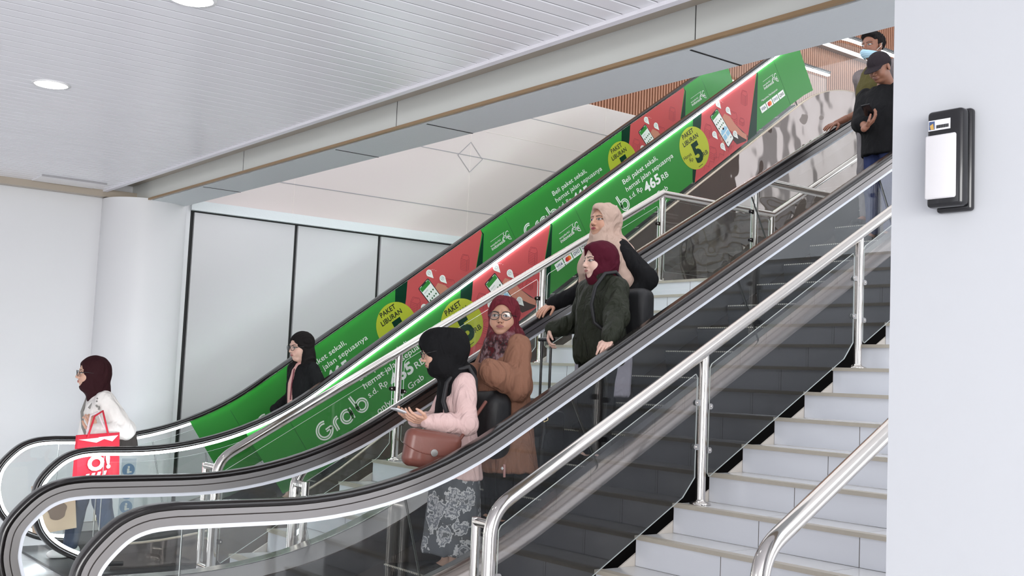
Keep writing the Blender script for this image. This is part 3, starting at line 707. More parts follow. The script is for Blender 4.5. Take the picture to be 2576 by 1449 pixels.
# ------------------------------------------------------------------ people: implicit surfaces meshed with surface nets
def surfnet(f, lo, hi, h):
    lo = np.array(lo, float); hi = np.array(hi, float); n = np.ceil((hi-lo)/h).astype(int)+1
    ax = [lo[i]+h*np.arange(n[i]) for i in range(3)]
    G = np.stack(np.meshgrid(*ax, indexing='ij'), -1).reshape(-1, 3)
    F = np.concatenate([f(G[i:i+400000]) for i in range(0, len(G), 400000)]).reshape(n).astype(np.float32)
    F[0], F[-1], F[:, 0], F[:, -1], F[:, :, 0], F[:, :, -1] = [np.maximum(a, 1e-3) for a in (F[0], F[-1], F[:, 0], F[:, -1], F[:, :, 0], F[:, :, -1])]
    c = n-1; acc = np.zeros((*c, 3)); cnt = np.zeros(c)
    sl = lambda o: F[o[0]:o[0]+c[0], o[1]:o[1]+c[1], o[2]:o[2]+c[2]]
    for a in range(3):
        for o1 in (0, 1):
            for o2 in (0, 1):
                o = [0, 0, 0]; b = [k for k in range(3) if k != a]; o[b[0]] = o1; o[b[1]] = o2; q = list(o); q[a] = 1
                A = sl(o); B = sl(q); m = (A < 0) != (B < 0); t = np.where(m, A/np.where(m, A-B, 1), 0)
                p = np.zeros((*c, 3)); p[..., b[0]] = o1; p[..., b[1]] = o2; p[..., a] = t
                acc += p*m[..., None]; cnt += m
    act = cnt > 0; idx = -np.ones(c, int); idx[act] = np.arange(act.sum()); I = np.argwhere(act)
    V = lo+h*(I+acc[act]/cnt[act][:, None]); Q = []
    for a in range(3):
        b, d = [k for k in range(3) if k != a]; s0 = [slice(1, c[k]) for k in range(3)]; s0[a] = slice(0, c[a]); s1 = list(s0); s1[a] = slice(1, c[a]+1)
        A = F[tuple(s0)] < 0; B = F[tuple(s1)] < 0; E = np.argwhere(A != B)
        if not len(E): continue
        off = np.array([1, 1, 1]); off[a] = 0; E = E+off; fl = A[A != B]
        def g(db, dd): q = E.copy(); q[:, b] -= db; q[:, d] -= dd; return idx[q[:, 0], q[:, 1], q[:, 2]]
        quad = np.stack([g(0, 0), g(1, 0), g(1, 1), g(0, 1)], 1); flip = fl if a != 1 else ~fl
        quad[~flip] = quad[~flip][:, ::-1]; Q.append(quad)
    Q = np.concatenate(Q); Q = Q[(Q >= 0).all(1)]
    return V, Q[:, ::-1]
def npmesh(name, V, Q, m, parent=None, col=None, smooth=True, relax=0):
    if relax:
        for _ in range(relax):
            s = np.zeros_like(V); c = np.zeros(len(V))
            for k in range(4):
                a, b = Q[:, k], Q[:, (k+1) % 4]; np.add.at(s, a, V[b]); np.add.at(c, a, 1)
            V = V*.5+.5*s/np.maximum(c, 1)[:, None]
    me = bpy.data.meshes.new(name); me.from_pydata(V.tolist(), [], Q.tolist()); me.materials.append(m)
    me.polygons.foreach_set('use_smooth', [smooth]*len(Q))
    if col is not None:
        at = me.color_attributes.new('Col', 'FLOAT_COLOR', 'POINT'); c4 = np.ones((len(V), 4), np.float32); c4[:, :3] = col; at.data.foreach_set('color', c4.ravel())
    me.update(); o = bpy.data.objects.new(name, me); COL.objects.link(o)
    if parent: o.parent = parent
    return o
A_ = lambda *p: np.array(p, float)
def ell(P, c, r):
    q = (P-A_(*c))/A_(*r); k0 = np.sqrt((q*q).sum(1))+1e-9; k1 = np.sqrt(((q/A_(*r))**2).sum(1))+1e-9; return k0*(k0-1)/k1
def cone(P, a, b, r1, r2):
    a, b = A_(*a), A_(*b); d = b-a; t = np.clip(((P-a)@d)/(d@d+1e-12), 0, 1); return np.sqrt((((P-a)-t[:, None]*d)**2).sum(1))-(r1+(r2-r1)*t)
def rb(P, c, s, r, R=None):
    q = P-A_(*c)
    if R is not None: q = q@R
    q = np.abs(q)-(A_(*s)-r); return np.sqrt((np.maximum(q, 0)**2).sum(1))+np.minimum(q.max(1), 0)-r
def smin(a, b, k):
    h = np.clip(.5+.5*(b-a)/k, 0, 1); return b*(1-h)+a*h-k*h*(1-h)
def smax(a, b, k): return -smin(-a, -b, k)
def U(k, *d):
    r = d[0]
    for x in d[1:]: r = smin(r, x, k)
    return r
def loft(P, prof):
    """prof rows: z, cx, cy, rx, ry"""
    z = [p[0] for p in prof]; g = [np.interp(P[:, 2], z, [p[k] for p in prof]) for k in range(1, 5)]
    d = (np.sqrt(((P[:, 0]-g[0])/g[2])**2+((P[:, 1]-g[1])/g[3])**2)-1)*np.minimum(g[2], g[3])
    return smax(d, np.maximum(P[:, 2]-z[-1], z[0]-P[:, 2]), .02)
def folds(P, amp, sc, seed, an=(1, 1, .35)):
    r = np.random.default_rng(seed); s = np.zeros(len(P)); Q = P*A_(*an)
    for i in range(5):
        d = r.standard_normal(3); d /= np.linalg.norm(d); k = sc*(1+.7*i); w = r.standard_normal(3)*sc*.35
        s += np.sin(Q@d*k+1.3*np.sin(Q@w+i)+r.uniform(0, 6))/(1+.5*i)
    return amp*(1-np.abs(s/2.2))*1.4-amp*.7
def rot(yaw=0, pitch=0, roll=0):
    """columns: forward, left, up;  pitch > 0 looks down"""
    cy, sy, cp, sp, cr_, sr = cos(yaw), sin(yaw), cos(pitch), sin(pitch), cos(roll), sin(roll)
    Rz = np.array([[cy, -sy, 0], [sy, cy, 0], [0, 0, 1]]); Ry = np.array([[cp, 0, sp], [0, 1, 0], [-sp, 0, cp]]); Rx = np.array([[1, 0, 0], [0, cr_, -sr], [0, sr, cr_]])
    return Rz@Ry@Rx
def headsdf(P, o):
    y = np.abs(P[:, 1]); S = np.stack([P[:, 0], y, P[:, 2]], 1); w = o.get('face', 1.0)
    d = U(.02, ell(P, (-.012, 0, .030), (.094, .077, .082)), ell(P, (.022, 0, -.030), (.066, .061*w, .084)), ell(P, (.046, 0, -.088), (.032, .030*w, .022)))
    d = smin(d, ell(S, (.046, .036*w, -.030), (.034, .026, .034)), .02)
    d = smin(d, cone(P, (-.02, 0, -.06), (-.045, 0, -.20), .054, .056), .03)
    d = smin(d, cone(S, (.080, .012, .027), (.070, .048, .025), .007, .006), .014)
    d = smax(d, -ell(S, (.104, .033, .004), (.022, .019, .013)), .010)
    d = smin(d, ell(S, (.0665, .033, .003), (.020, .0175, .0125)), .003)
    d = smin(d, cone(P, (.084, 0, .012), (.104, 0, -.026), .0065, .0095), .010)
    d = smin(d, ell(S, (.093, .0115, -.031), (.011, .0085, .008)), .006)
    d = smin(d, ell(P, (.078, 0, -.058), (.018, .027, .014)), .012)
    d = smin(d, ell(P, (.0885, 0, -.0535), (.0085, .020, .0048)), .003)
    d = smin(d, ell(P, (.0875, 0, -.0635), (.0085, .018, .0055)), .003)
    if o.get('ears'): d = smin(d, ell(S, (-.008, .078, -.008), (.017, .009, .031)), .006)
    return d
def headcol(P, o):
    sk = A_(*o['skin']); c = np.tile(sk, (len(P), 1)); x, y, z = P.T; ya = np.abs(y); fr = x > .045
    n = np.sin(P@A_(90, 60, 40))*np.sin(P@A_(-50, 80, 70)); c *= (1+.03*n)[:, None]
    ck = np.exp(-(((ya-.042)/.02)**2+((z+.03)/.02)**2))*fr*.25; c = c*(1-ck[:, None])+ck[:, None]*sk*A_(1.15, .85, .82)
    gz = o.get('gaze', 0.0); ey = (ya-.033)/.0165; ez = (z-.003)/.0068; e = ey**2+(np.abs(ez)**1.6)*(1+.0*ey); eye = (e < 1) & fr; rim = (e >= 1) & (e < 1.75) & fr & (z > .001)
    if o.get('closed'): eye = eye & (z < -.001)
    c[rim] = A_(.025, .015, .012); c[(e >= 1) & (e < 1.3) & fr & (z <= .001)] = sk*.62; c[eye] = A_(.46, .44, .42)
    ir = ((y-np.sign(y)*.033-gz)**2+(z-.0035)**2 < .0062**2) & eye; c[ir] = A_(.025, .014, .010)
    t = (ya-.031)/.022; bz = .0255-.004*t**2+.0015*t; br = (np.abs(z-bz) < .0036*(1.15-.35*np.clip(t+.3, 0, 1))) & (np.abs(t) < 1) & fr; c[br] = c[br]*.25+A_(.02, .014, .012)*.75
    lz = (z+.0585)/(.0095*(1-.25*(ya/.024)**2)); lp = ((y/.0215)**2+lz**2 < 1) & (x > .06); c[lp] = A_(*o.get('lip', (.33, .09, .09)))
    ml = (np.abs(z+.0582+.002*np.cos(y*130)) < .0013) & (ya < .022) & (x > .06); c[ml] = A_(.09, .02, .02)
    ns = ((ya-.0075)**2+((z+.0385)/.8)**2 < .0036**2) & (x > .08); c[ns] = A_(.07, .03, .025)
    return np.clip(c, 0, 1)
def hand_parts(o, w, d, n, s, curl=.5, sp=.12, k=1.0, tc=.5):
    """list of cones: w wrist, d fingers, n palm normal, s thumb side"""
    w, d, n, s = map(lambda v: np.array(v, float), (w, d, n, s)); d /= np.linalg.norm(d); n = n-d*(n@d); n /= np.linalg.norm(n); s = s-d*(s@d)-n*(s@n); s /= np.linalg.norm(s)
    C = [(w-d*.02*k, w+d*.012*k, .026*k, .024*k)]
    for i in range(4):
        y = (.030-.0195*i)*k; b0 = w+d*.015*k+s*y*.7; b1 = w+d*(.083-.004*abs(i-1.2))*k+s*y; C.append((b0, b1, .0145*k, .0105*k))
        L = (.040, .045, .042, .033)[i]*k; a = curl*.8; di = d+s*sp*(1.2-i)*.6; di /= np.linalg.norm(di)
        p = b1
        for j, (f, r0, r1) in enumerate(((1, .0098, .0088), (.62, .0088, .0080), (.5, .0080, .0068))):
            aa = a*(.7+.75*j) if j else a*.7; q = p+(di*cos(aa)+n*sin(aa))*L*f; C.append((p, q, r0*k, r1*k)); p = q
    t0 = w+d*.022*k+s*.024*k; t1 = t0+(d*.55+s*.7+n*.25)*.040*k; t2 = t1+(d*.85+s*.1+n*tc)*.032*k; t3 = t2+(d*.9-s*.1+n*tc*1.2)*.024*k
    C += [(t0, t1, .016*k, .0115*k), (t1, t2, .011*k, .0095*k), (t2, t3, .0095*k, .0075*k)]
    return C
def ik(a, b, l1, l2, hint):
    a, b, hint = map(lambda v: np.array(v, float), (a, b, hint)); v = b-a; D = np.linalg.norm(v); D2 = min(D, (l1+l2)*.995); u = v/D; x = (l1*l1-l2*l2+D2*D2)/(2*D2); h = sqrt(max(l1*l1-x*x, 0))
    hn = hint-u*(hint@u); hn /= np.linalg.norm(hn)+1e-9; return a+u*x+hn*h, a+u*D2
m_skin = bpy.data.materials.new('skin'); m_skin.use_nodes = True
_b = m_skin.node_tree.nodes['Principled BSDF']; _a = N(m_skin.node_tree, 'ShaderNodeAttribute'); _a.attribute_name = 'Col'
m_skin.node_tree.links.new(_a.outputs['Color'], _b.inputs['Base Color']); _b.inputs['Roughness'].default_value = .48; _b.inputs['Subsurface Weight'].default_value = .06; _b.inputs['Subsurface Radius'].default_value = (.01, .004, .002)
def cloth(name, col, rough=.85, bump=None, noise=None, fold=.5, sc=9, **k):
    m = mat(name, col, rough, 0, .12, noise=noise, **k); t = m.node_tree; b = t.nodes['Principled BSDF']
    if t.nodes.get('folds'): return m
    tcn = N(t, 'ShaderNodeTexCoord'); mp = N(t, 'ShaderNodeMapping'); mp.inputs['Scale'].default_value = (1, 1, .45); mp.inputs['Rotation'].default_value = (.35, .25, 0)
    wv = N(t, 'ShaderNodeTexNoise'); wv.name = 'folds'; wv.inputs['Scale'].default_value = sc; wv.inputs['Detail'].default_value = 2.5; wv.inputs['Distortion'].default_value = 1.6
    bp = N(t, 'ShaderNodeBump'); bp.inputs['Strength'].default_value = fold; bp.inputs['Distance'].default_value = .05
    wn = N(t, 'ShaderNodeTexNoise'); wn.inputs['Scale'].default_value = 380; bp2 = N(t, 'ShaderNodeBump'); bp2.inputs['Strength'].default_value = .2; bp2.inputs['Distance'].default_value = .002
    t.links.new(tcn.outputs['Object'], mp.inputs[0]); t.links.new(mp.outputs[0], wv.inputs['Vector']); t.links.new(wv.outputs[0], bp.inputs['Height']); t.links.new(tcn.outputs['Object'], wn.inputs['Vector'])
    t.links.new(wn.outputs[0], bp2.inputs['Height']); t.links.new(bp.outputs[0], bp2.inputs['Normal']); t.links.new(bp2.outputs[0], b.inputs['Normal']); return m

class Person:
    def __init__(s, label, base, phi, H, opt):
        """phi: body turned from facing the camera, towards picture left (degrees)"""
        s.o = opt; s.base = np.array(base, float); az = atan2(base[0], base[1])
        s.dir = lambda p: (-sin(az)*cos(p)-cos(az)*sin(p), -cos(az)*cos(p)+sin(az)*sin(p))
        d = s.dir(radians(phi)); s.yaw = atan2(d[1], d[0]); s.R = rot(s.yaw); s.k = H/1.6
        t = bpy.data.objects.new('person', None); COL.objects.link(t); t.matrix_basis = Matrix.Translation(base)@Matrix.Rotation(s.yaw, 4, 'Z'); t.empty_display_size = .1
        tag(t, label, 'person'); s.t = t; k = s.k
        dh = s.dir(radians(opt['hphi'])); s.hyaw = atan2(dh[1], dh[0])-s.yaw
        s.Rh = rot(s.hyaw, radians(opt.get('pitch', 0)), radians(opt.get('roll', 0)))
        lean = opt.get('lean', 0.0)*k; s.hk = opt.get('hk', 1.12)
        s.H0 = A_(lean+.03*k, 0, 1.475*k)+s.R.T@A_(*opt.get('hoff', (0, 0, 0)))
        s.N0 = A_(lean*.85-.01*k, 0, 1.335*k); s.lean = lean
        w = opt.get('sw', .165)*k; s.S = {1: A_(lean*.8-.01, w, 1.275*k), -1: A_(lean*.8-.01, -w, 1.275*k)}; s.arm = {}
        for sd in (1, -1):
            a = opt['arms'][sd]; tg = s.loc(a['to']) if 'to' in a else s.S[sd]+A_(*a['rel'])*k
            hint = A_(*a.get('hint', (-.6, sd*.5, -.6))); el, wr = ik(s.S[sd], tg, .295*k, .265*k, hint)
            s.arm[sd] = (el, wr, a)
    def loc(s, p): return s.R.T@(np.array(p, float)-s.base)
    def hl(s, P): return ((P-s.H0)@s.Rh)/s.hk
    def add(s, name, f, lo, hi, h, m, label=None, relax=1, col=None):
        V, Q = surfnet(f, lo, hi, h); o = npmesh(name, V, Q, m, s.t, col=col(V) if col else None, relax=relax)
        if label: o['label'] = label
        return o
    def body(s):
        k = s.k; o = s.o; sk = A_(*o['skin']); parts = []
        Vh, Qh = surfnet(lambda P: headsdf(P, o), (-.115, -.095, -.17), (.125, .095, .125), .0026)
        ch = headcol(Vh, o); Vw = (Vh*s.hk)@s.Rh.T+s.H0; parts.append((Vw, Qh, ch))
        handc = {}
        def f(P):
            L = s.lean
            d = U(.05, ell(P, (L*.7, 0, 1.17*k), (.095*k, .135*k, .15*k)), ell(P, (L*.4, 0, .98*k), (.085*k, .12*k, .14*k)), ell(P, (0, 0, .86*k), (.10*k, .145*k, .11*k)))
            d = smin(d, cone(P, s.N0, s.H0+s.Rh@A_(-.035, 0, -.1), .052*k, .048*k), .04)
            for sd in (1, -1):
                el, wr, a = s.arm[sd]; d = smin(d, U(.02, cone(P, s.S[sd], el, .046*k, .036*k), cone(P, el, wr, .036*k, .025*k)), .03)
                fx, fy = o.get('feet', {}).get(sd, (0, sd*.09)); hx = (0, sd*.085*k, .82*k); an = (fx*k, fy*k, .08*k); kn = ((fx*.5+.02)*k, (fy+sd*.085)*.5*k, .46*k)
                d = smin(d, U(.03, cone(P, hx, kn, .080*k, .052*k), cone(P, kn, an, .050*k, .034*k)), .03)
                d = smin(d, cone(P, an, (fx*k+.10*k, fy*k, .035*k), .034*k, .026*k), .02)
            return d
        V, Q = surfnet(f, (-.35, -.45, 0), (.45, .45, 1.42*k), .011); c = np.tile(sk, (len(V), 1)); parts.append((V, Q, c))
        for sd in (1, -1):
            el, wr, a = s.arm[sd]
            if a.get('hide'): continue
            fd = wr-el; fd /= np.linalg.norm(fd); d = s.R.T@A_(*a['d']) if 'd' in a else fd; n = s.R.T@A_(*a['n']) if 'n' in a else A_(0, 0, -1); tt = s.R.T@A_(*a['s']) if 's' in a else A_(0, -sd, 0)
            C = hand_parts(o, wr, d, n, tt, a.get('curl', .4), a.get('sp', .12), k*o.get('hs', 1.0), a.get('tc', .5)); s.arm[sd] = (el, wr, a); s.handc = C
            C2 = C+[(wr-fd*.10, wr, .031*k, .025*k)]
            allp = np.array([q for c_ in C2 for q in c_[:2]]); g = lambda P, C2=C2: U(.005, *[cone(P, *c_) for c_ in C2])
            Vv, Qv = surfnet(g, allp.min(0)-.035, allp.max(0)+.035, .0032); cc = np.tile(sk*A_(1.0, .96, .95), (len(Vv), 1)); parts.append((Vv, Qv, cc))
        nV = 0; Vs, Qs, Cs = [], [], []
        for V_, Q_, c_ in parts: Vs.append(V_); Qs.append(Q_+nV); Cs.append(c_); nV += len(V_)
        b = npmesh('body', np.concatenate(Vs), np.concatenate(Qs), m_skin, s.t, col=np.concatenate(Cs)); s.b = b; return b
    def arms_sdf(s, P, r0, r1, r2, upto=1.0, cuff=0.0, sides=(1, -1), sag=0.0):
        d = None
        for sd in sides:
            el, wr, a = s.arm[sd]; w2 = el+(wr-el)*(upto-cuff)
            q = U(.03, cone(P, s.S[sd]+A_(0, -sd*.01, -.005), el, r0, r1), cone(P, el, w2, r1, r2))
            if sag: q = smin(q, cone(P, (el+w2)/2, w2+A_(0, 0, -sag), r1, r2), .04)
            d = q if d is None else smin(d, q, .02)
        return d
    def top(s, name, m, prof, ra, label=None, fa=.006, fs=34, seed=1, upto=.97, open_=None, extra=None, h=.0075, sag=0.0, sides=(1, -1)):
        k = s.k; pr = [(z*k, cx*k+s.lean*min(1, max(0, (z-.8)/.5)), cy*k, rx*k, ry*k) for z, cx, cy, rx, ry in prof]
        def f(P):
            d = loft(P, pr)
            if sides: d = smin(d, s.arms_sdf(P, *[r*k for r in ra], upto=upto, sides=sides, sag=sag), .035)
            d = d-folds(P, fa, fs, seed)
            if extra: d = extra(P, d)
            if open_: d = open_(P, d)
            return d
        return s.add(name, f, (-.45*k, -.5*k, pr[0][0]-.03), (.55*k, .5*k, pr[-1][0]+.09), h, m, label)
    def trousers(s, m, name='trousers', r=(.098, .070, .058), zlo=.10, fa=.004):
        k = s.k; o = s.o
        def f(P):
            d = loft(P, [(.74*k, 0, 0, .11*k, .15*k), (.86*k, 0, 0, .115*k, .16*k), (1.0*k, s.lean*.3, 0, .10*k, .135*k)])
            for sd in (1, -1):
                fx, fy = o.get('feet', {}).get(sd, (0, sd*.09)); kn = ((fx*.5+.02)*k, (fy+sd*.085)*.5*k, .46*k)
                d = smin(d, U(.03, cone(P, (0, sd*.085*k, .80*k), kn, r[0]*k, r[1]*k), cone(P, kn, (fx*k, fy*k, zlo*k), r[1]*k, r[2]*k)), .02)
            return np.maximum(d-folds(P, fa, 40, 7), .07*k-P[:, 2])
        s.add(name, f, (-.35, -.35, 0), (.4, .35, 1.05*k), .010, m)
    def shoes(s, m):
        k = s.k
        for sd in (1, -1):
            fx, fy = s.o.get('feet', {}).get(sd, (0, sd*.09)); c = (fx*k, fy*k)
            f = lambda P: np.maximum(U(.02, ell(P, (c[0]-.02, c[1], .05), (.055, .042, .055)), ell(P, (c[0]+.085, c[1], .03), (.095, .044, .042))), .002-P[:, 2])
            s.add('shoe', f, (c[0]-.1, c[1]-.07, -.01), (c[0]+.2, c[1]+.07, .12), .006, m)
    def skirt(s, m, prof, label=None, fa=.012, name='skirt'):
        k = s.k; pr = [(z*k, cx*k, cy*k, rx*k, ry*k) for z, cx, cy, rx, ry in prof]
        f = lambda P: loft(P, pr)-folds(P, fa, 22, 11, (1, 1, .12))
        return s.add(name, f, (-.4, -.4, pr[0][0]-.02), (.4, .4, pr[-1][0]+.02), .009, m, label)
    def hijab(s, m, drape, op=(.052, .083, -.012), label=None, fa=.004, tight=0.0, peak=0.0, extra=None, seed=4, hi=.006, wrap=1.0, back=0.0):
        """drape: list of (local a, b, r1, r2) cones below the chin in body coordinates (units of k)"""
        k = s.k; oy, oz, oc = op
        def f(P):
            H = s.hl(P)
            d = U(.025, ell(H, (-.020-back, 0, .036), (.110+back-tight, .093-tight, .098)), ell(H, (.0, 0, -.055), (.084, .083, .090)), ell(H, (.010, 0, -.098), (.066, .062*wrap, .042)), ell(H, (-.06-back, 0, -.02), (.075, .075, .09)))
            if peak: d = smin(d, ell(H, (.050, 0, .085), (.045, .045, .026)), .03)
            n0 = s.N0; d = smin(d, cone(P, s.H0+s.Rh@A_(-.015, 0, -.10), n0+A_(.01, 0, -.0), .068, .085*k), .04)
            for a, b, r1, r2 in drape: d = smin(d, cone(P, A_(*a)*k+A_(s.lean*.8, 0, 0), A_(*b)*k+A_(s.lean*.8, 0, 0), r1*k, r2*k), .045)
            d = d-folds(P, fa, 40, seed, (.7, .7, .7))
            if extra: d = extra(P, d, H)
            w = np.sqrt((H[:, 1]/oy)**2+((H[:, 2]-oc)/oz)**2)-1; hole = np.maximum(w*oy, .035-H[:, 0]); d = smax(d, -hole, .006)
            return d
        z0 = min([min(a[2]-r1, b[2]-r2) for a, b, r1, r2 in drape]+[1.25])*k-.03
        return s.add('hijab', f, (-.32, -.33, z0), (.36, .33, s.H0[2]+.15), hi, m, label)
    def glasses(s, m, r=(.024, .020), yc=.033, x=.104):
        mb = MB()
        for sd in (1, -1):
            pts = [(x-.010*abs(cos(a))*(1 if sd*cos(a) > 0 else .1), sd*yc+r[0]*cos(a), .001+r[1]*sin(a)) for a in [2*pi*q/28 for q in range(29)]]
            mb.tube(pts, .0019, m, 8, False)
            mb.tube([(x-.010, sd*(yc+r[0]-.001), .006), (.04, sd*.079, .008), (-.01, sd*.084, .004)], .0018, m, 8)
        mb.tube([(x-.001, -.010, .004), (x+.003, 0, .007), (x-.001, .010, .004)], .0018, m, 8)
        mb.v = [tuple(s.Rh@(np.array(v)*s.hk)+s.H0) for v in mb.v]; o = mb.build('eyeglasses'); o.parent = s.t
        lm = MB()
        for sd in (1, -1):
            c = [(x-.001-.009*(1 if sd*cos(a) > 0 else .1)*abs(cos(a)), sd*yc+r[0]*.95*cos(a), .001+r[1]*.95*sin(a)) for a in [2*pi*q/20 for q in range(20)]]
            lm.add([tuple(s.Rh@(np.array(v)*s.hk)+s.H0) for v in c], [list(range(20))], MAT.get('lens') or glassmat('lens', (.9, .92, .93), .06))
        l = lm.build('lens'); l.parent = o
        return o
    def put(s, mb, name, parent=None, label=None):
        o = mb.build(name); o.parent = parent or s.t
        if label: o['label'] = label
        return o
def item(mb, name, label, cat, loc, rz=0, build=True):
    """free-standing thing made from meshes given in world space"""
    return tag(mb.build(name), label, cat)
cc = None
SK1 = srgb(214, 172, 150); SK2 = srgb(196, 150, 126); SK3 = srgb(150, 104, 82); SK4 = srgb(226, 190, 174)
# --- woman with black headscarf, pale pink cardigan, phone and brown bag
p = Person('woman in black headscarf and pale pink cardigan looking at her phone', (4.01, 5.72, .366), 74, 1.50, dict(skin=SK1, hphi=82, pitch=16, roll=0, lean=.015, hoff=(-.11, .0, 0.0), hk=1.13, closed=True, sw=.155,
    arms={1: dict(to=(3.70, 5.60, 1.325), hint=(-.5, .5, -.9), d=(-.93, .1, .12), n=(.1, .6, .8), s=(0, .2, 1), curl=.75), -1: dict(to=(3.71, 5.74, 1.33), hint=(-.3, -.5, -.8), d=(-.93, -.05, .1), n=(.1, -.3, .9), s=(0, -.3, .9), curl=.75)}))
p3 = p; p.body()
m_pinkc = cloth('pink_knit', srgb(228, 196, 192), noise=(14, .04), fold=.55, sc=11); m_blackc = cloth('black_cloth', (.010, .010, .011), .8)
p.top('cardigan', m_pinkc, [(.64, -.02, 0, .165, .20), (.80, -.01, 0, .15, .18), (.98, 0, 0, .125, .155), (1.15, 0, 0, .12, .165), (1.26, -.01, 0, .095, .165), (1.32, -.01, 0, .06, .09)], (.072, .062, .040), 'pale pink open cardigan', seed=3,
      open_=lambda P, d: smax(d, -np.maximum(np.abs(P[:, 1]+.0)-.050, .03-P[:, 0]), .01), sag=.012)
p.top('dress', m_blackc, [(.66, .0, 0, .14, .17), (.9, 0, 0, .12, .14), (1.15, .0, 0, .115, .14), (1.28, 0, 0, .07, .12)], (.04, .03, .025), 'black dress under the cardigan', sides=(), seed=5)
mf = bpy.data.materials.new('floral_grey'); mf.use_nodes = True; t_ = mf.node_tree; b_ = t_.nodes['Principled BSDF']; b_.inputs['Roughness'].default_value = .9
tcx = N(t_, 'ShaderNodeTexCoord'); vo = N(t_, 'ShaderNodeTexVoronoi'); vo.inputs['Scale'].default_value = 8; nz = N(t_, 'ShaderNodeTexNoise'); nz.inputs['Scale'].default_value = 34; nz.inputs['Detail'].default_value = 6
mxv = N(t_, 'ShaderNodeMath', op='ADD'); rp = N(t_, 'ShaderNodeValToRGB'); t_.links.new(tcx.outputs['Object'], vo.inputs['Vector']); t_.links.new(tcx.outputs['Object'], nz.inputs['Vector'])
t_.links.new(vo.outputs['Distance'], mxv.inputs[0]); t_.links.new(nz.outputs[0], mxv.inputs[1]); t_.links.new(mxv.outputs[0], rp.inputs[0]); t_.links.new(rp.outputs[0], b_.inputs['Base Color'])
rp.color_ramp.interpolation = 'CONSTANT'; rp.color_ramp.elements[0].color = (*srgb(104, 106, 110), 1); rp.color_ramp.elements[1].position = .62; rp.color_ramp.elements[1].color = (*srgb(178, 177, 180), 1)
for ps, c_ in ((.74, srgb(120, 122, 128)), (.86, srgb(196, 195, 196)), (.97, srgb(92, 94, 98))):
    e_ = rp.color_ramp.elements.new(ps); e_.color = (*c_, 1)
p.skirt(mf, [(.16, 0, 0, .20, .22), (.4, 0, 0, .185, .20), (.7, 0, 0, .155, .18), (.9, 0, 0, .12, .15)], 'grey floral skirt'); p.shoes(m_blackc)
p.hijab(m_blackc, [((.04, 0, 1.26), (.10, 0, .98), .090, .055), ((.03, .06, 1.30), (.03, .09, 1.20), .07, .05), ((.09, 0, 1.0), (.105, 0, .86), .058, .050), ((-.06, 0, 1.33), (-.07, 0, 1.24), .07, .06)], (.047, .080, -.016), 'black headscarf hanging to the waist', peak=0, back=.02, extra=lambda P, d, H: smin(d, U(.02, ell(H, (.024, 0, .040), (.084, .084, .090)), ell(H, (.020, 0, -.07), (.075, .072, .07)), ell(H, (-.10, 0, .0), (.07, .075, .08))), .02))
p.glasses(mat('dark_frame', (.02, .02, .022), .3))
def worldbox(P_, R_, s, m, name='x', r=.006):
    b = bmesh.new(); bmesh.ops.create_cube(b, size=1)
    for v in b.verts: v.co = Vector((v.co.x*s[0], v.co.y*s[1], v.co.z*s[2]))
    bmesh.ops.bevel(b, geom=list(b.edges), offset=r, segments=3, affect='EDGES', profile=.5); b.verts.index_update()
    mb_ = MB(); mb_.add([tuple(Vector(P_)+R_@v.co) for v in b.verts], [[v.index for v in f.verts] for f in b.faces], m, True); b.free(); return mb_
def xyz(d, u):  # frame: x = d, z ~ u
    x = Vector(d).normalized(); u = Vector(u); y = u.cross(x).normalized(); z = x.cross(y); return Matrix((x, y, z)).transposed()
Rp = xyz((-.93, .05, .28), (.35, 0, 1)); t = thing('phone', 'white phone held by the woman in black headscarf', 'phone', (3.575, 5.66, 1.372))
o = worldbox((3.575, 5.66, 1.372), Rp, (.150, .075, .010), mat('phone_silver', srgb(222, 222, 226), .2), r=.004).build('case', t)
worldbox(Vector((3.575, 5.66, 1.372))+Rp@Vector((0, 0, .0056)), Rp, (.138, .067, .002), mat('phone_glass', (.25, .26, .28), .08), r=.0008).build('screen', t)
# brown satchel at her side
m_leather = mat('brown_leather', srgb(122, 72, 62), .34, noise=(12, .12), bump=(60, .15, .003))
bx = Vector((3.645, 5.45, 1.165)); t = thing('shoulder_bag', 'brown leather flap bag with round silver clasp at the hip of the woman in pink', 'bag', tuple(bx))
Rb = np.array(xyz((-.86, .30, .12), (0, 0, 1)))
def bagf(P):
    q = (P-np.array(bx))@Rb; d = rb(q, (0, 0, 0), (.165, .055, .108), .048); return d+.02*np.clip(q[:, 2]*4, -1, 1)*np.abs(q[:, 0])*2-folds(P, .002, 30, 2)
V, Q = surfnet(bagf, (3.38, 5.25, .98), (3.93, 5.65, 1.35), .005); npmesh('bag_body', V, Q, m_leather, None).parent = t; bpy.data.objects['bag_body'].matrix_parent_inverse = t.matrix_basis.inverted()
def flapf(P):
    q = (P-np.array(bx))@Rb; d = rb(q, (0, 0, .0), (.171, .061, .112), .050)+.02*np.clip(q[:, 2]*4, -1, 1)*np.abs(q[:, 0])*2
    lim = .0-.065*np.sqrt(np.clip(1-(q[:, 0]/.18)**2, 0, 1))+.035; return np.maximum(d, lim-q[:, 2])
V, Q = surfnet(flapf, (3.38, 5.25, .98), (3.93, 5.65, 1.35), .005); fo = npmesh('bag_flap', V, Q, m_leather, None); fo.parent = t; fo.matrix_parent_inverse = t.matrix_basis.inverted()
sgn_ = 1 if (Rb@np.array([0, 1, 0]))[1] < 0 else -1
cl = Vector(bx)+Vector(Rb@np.array([0, sgn_*.066, -.012])); nrm = Vector(Rb@np.array([0, sgn_, 0]))
mb = MB(); mb.tube([cl-nrm*.004, cl+nrm*.012], .021, m_clampd, 20); o = mb.build('clasp', t)
mb = MB(); hp = [Vector(bx)+Vector(Rb@np.array(v)) for v in ((-.15, 0, .06), (-.16, 0, .09))]
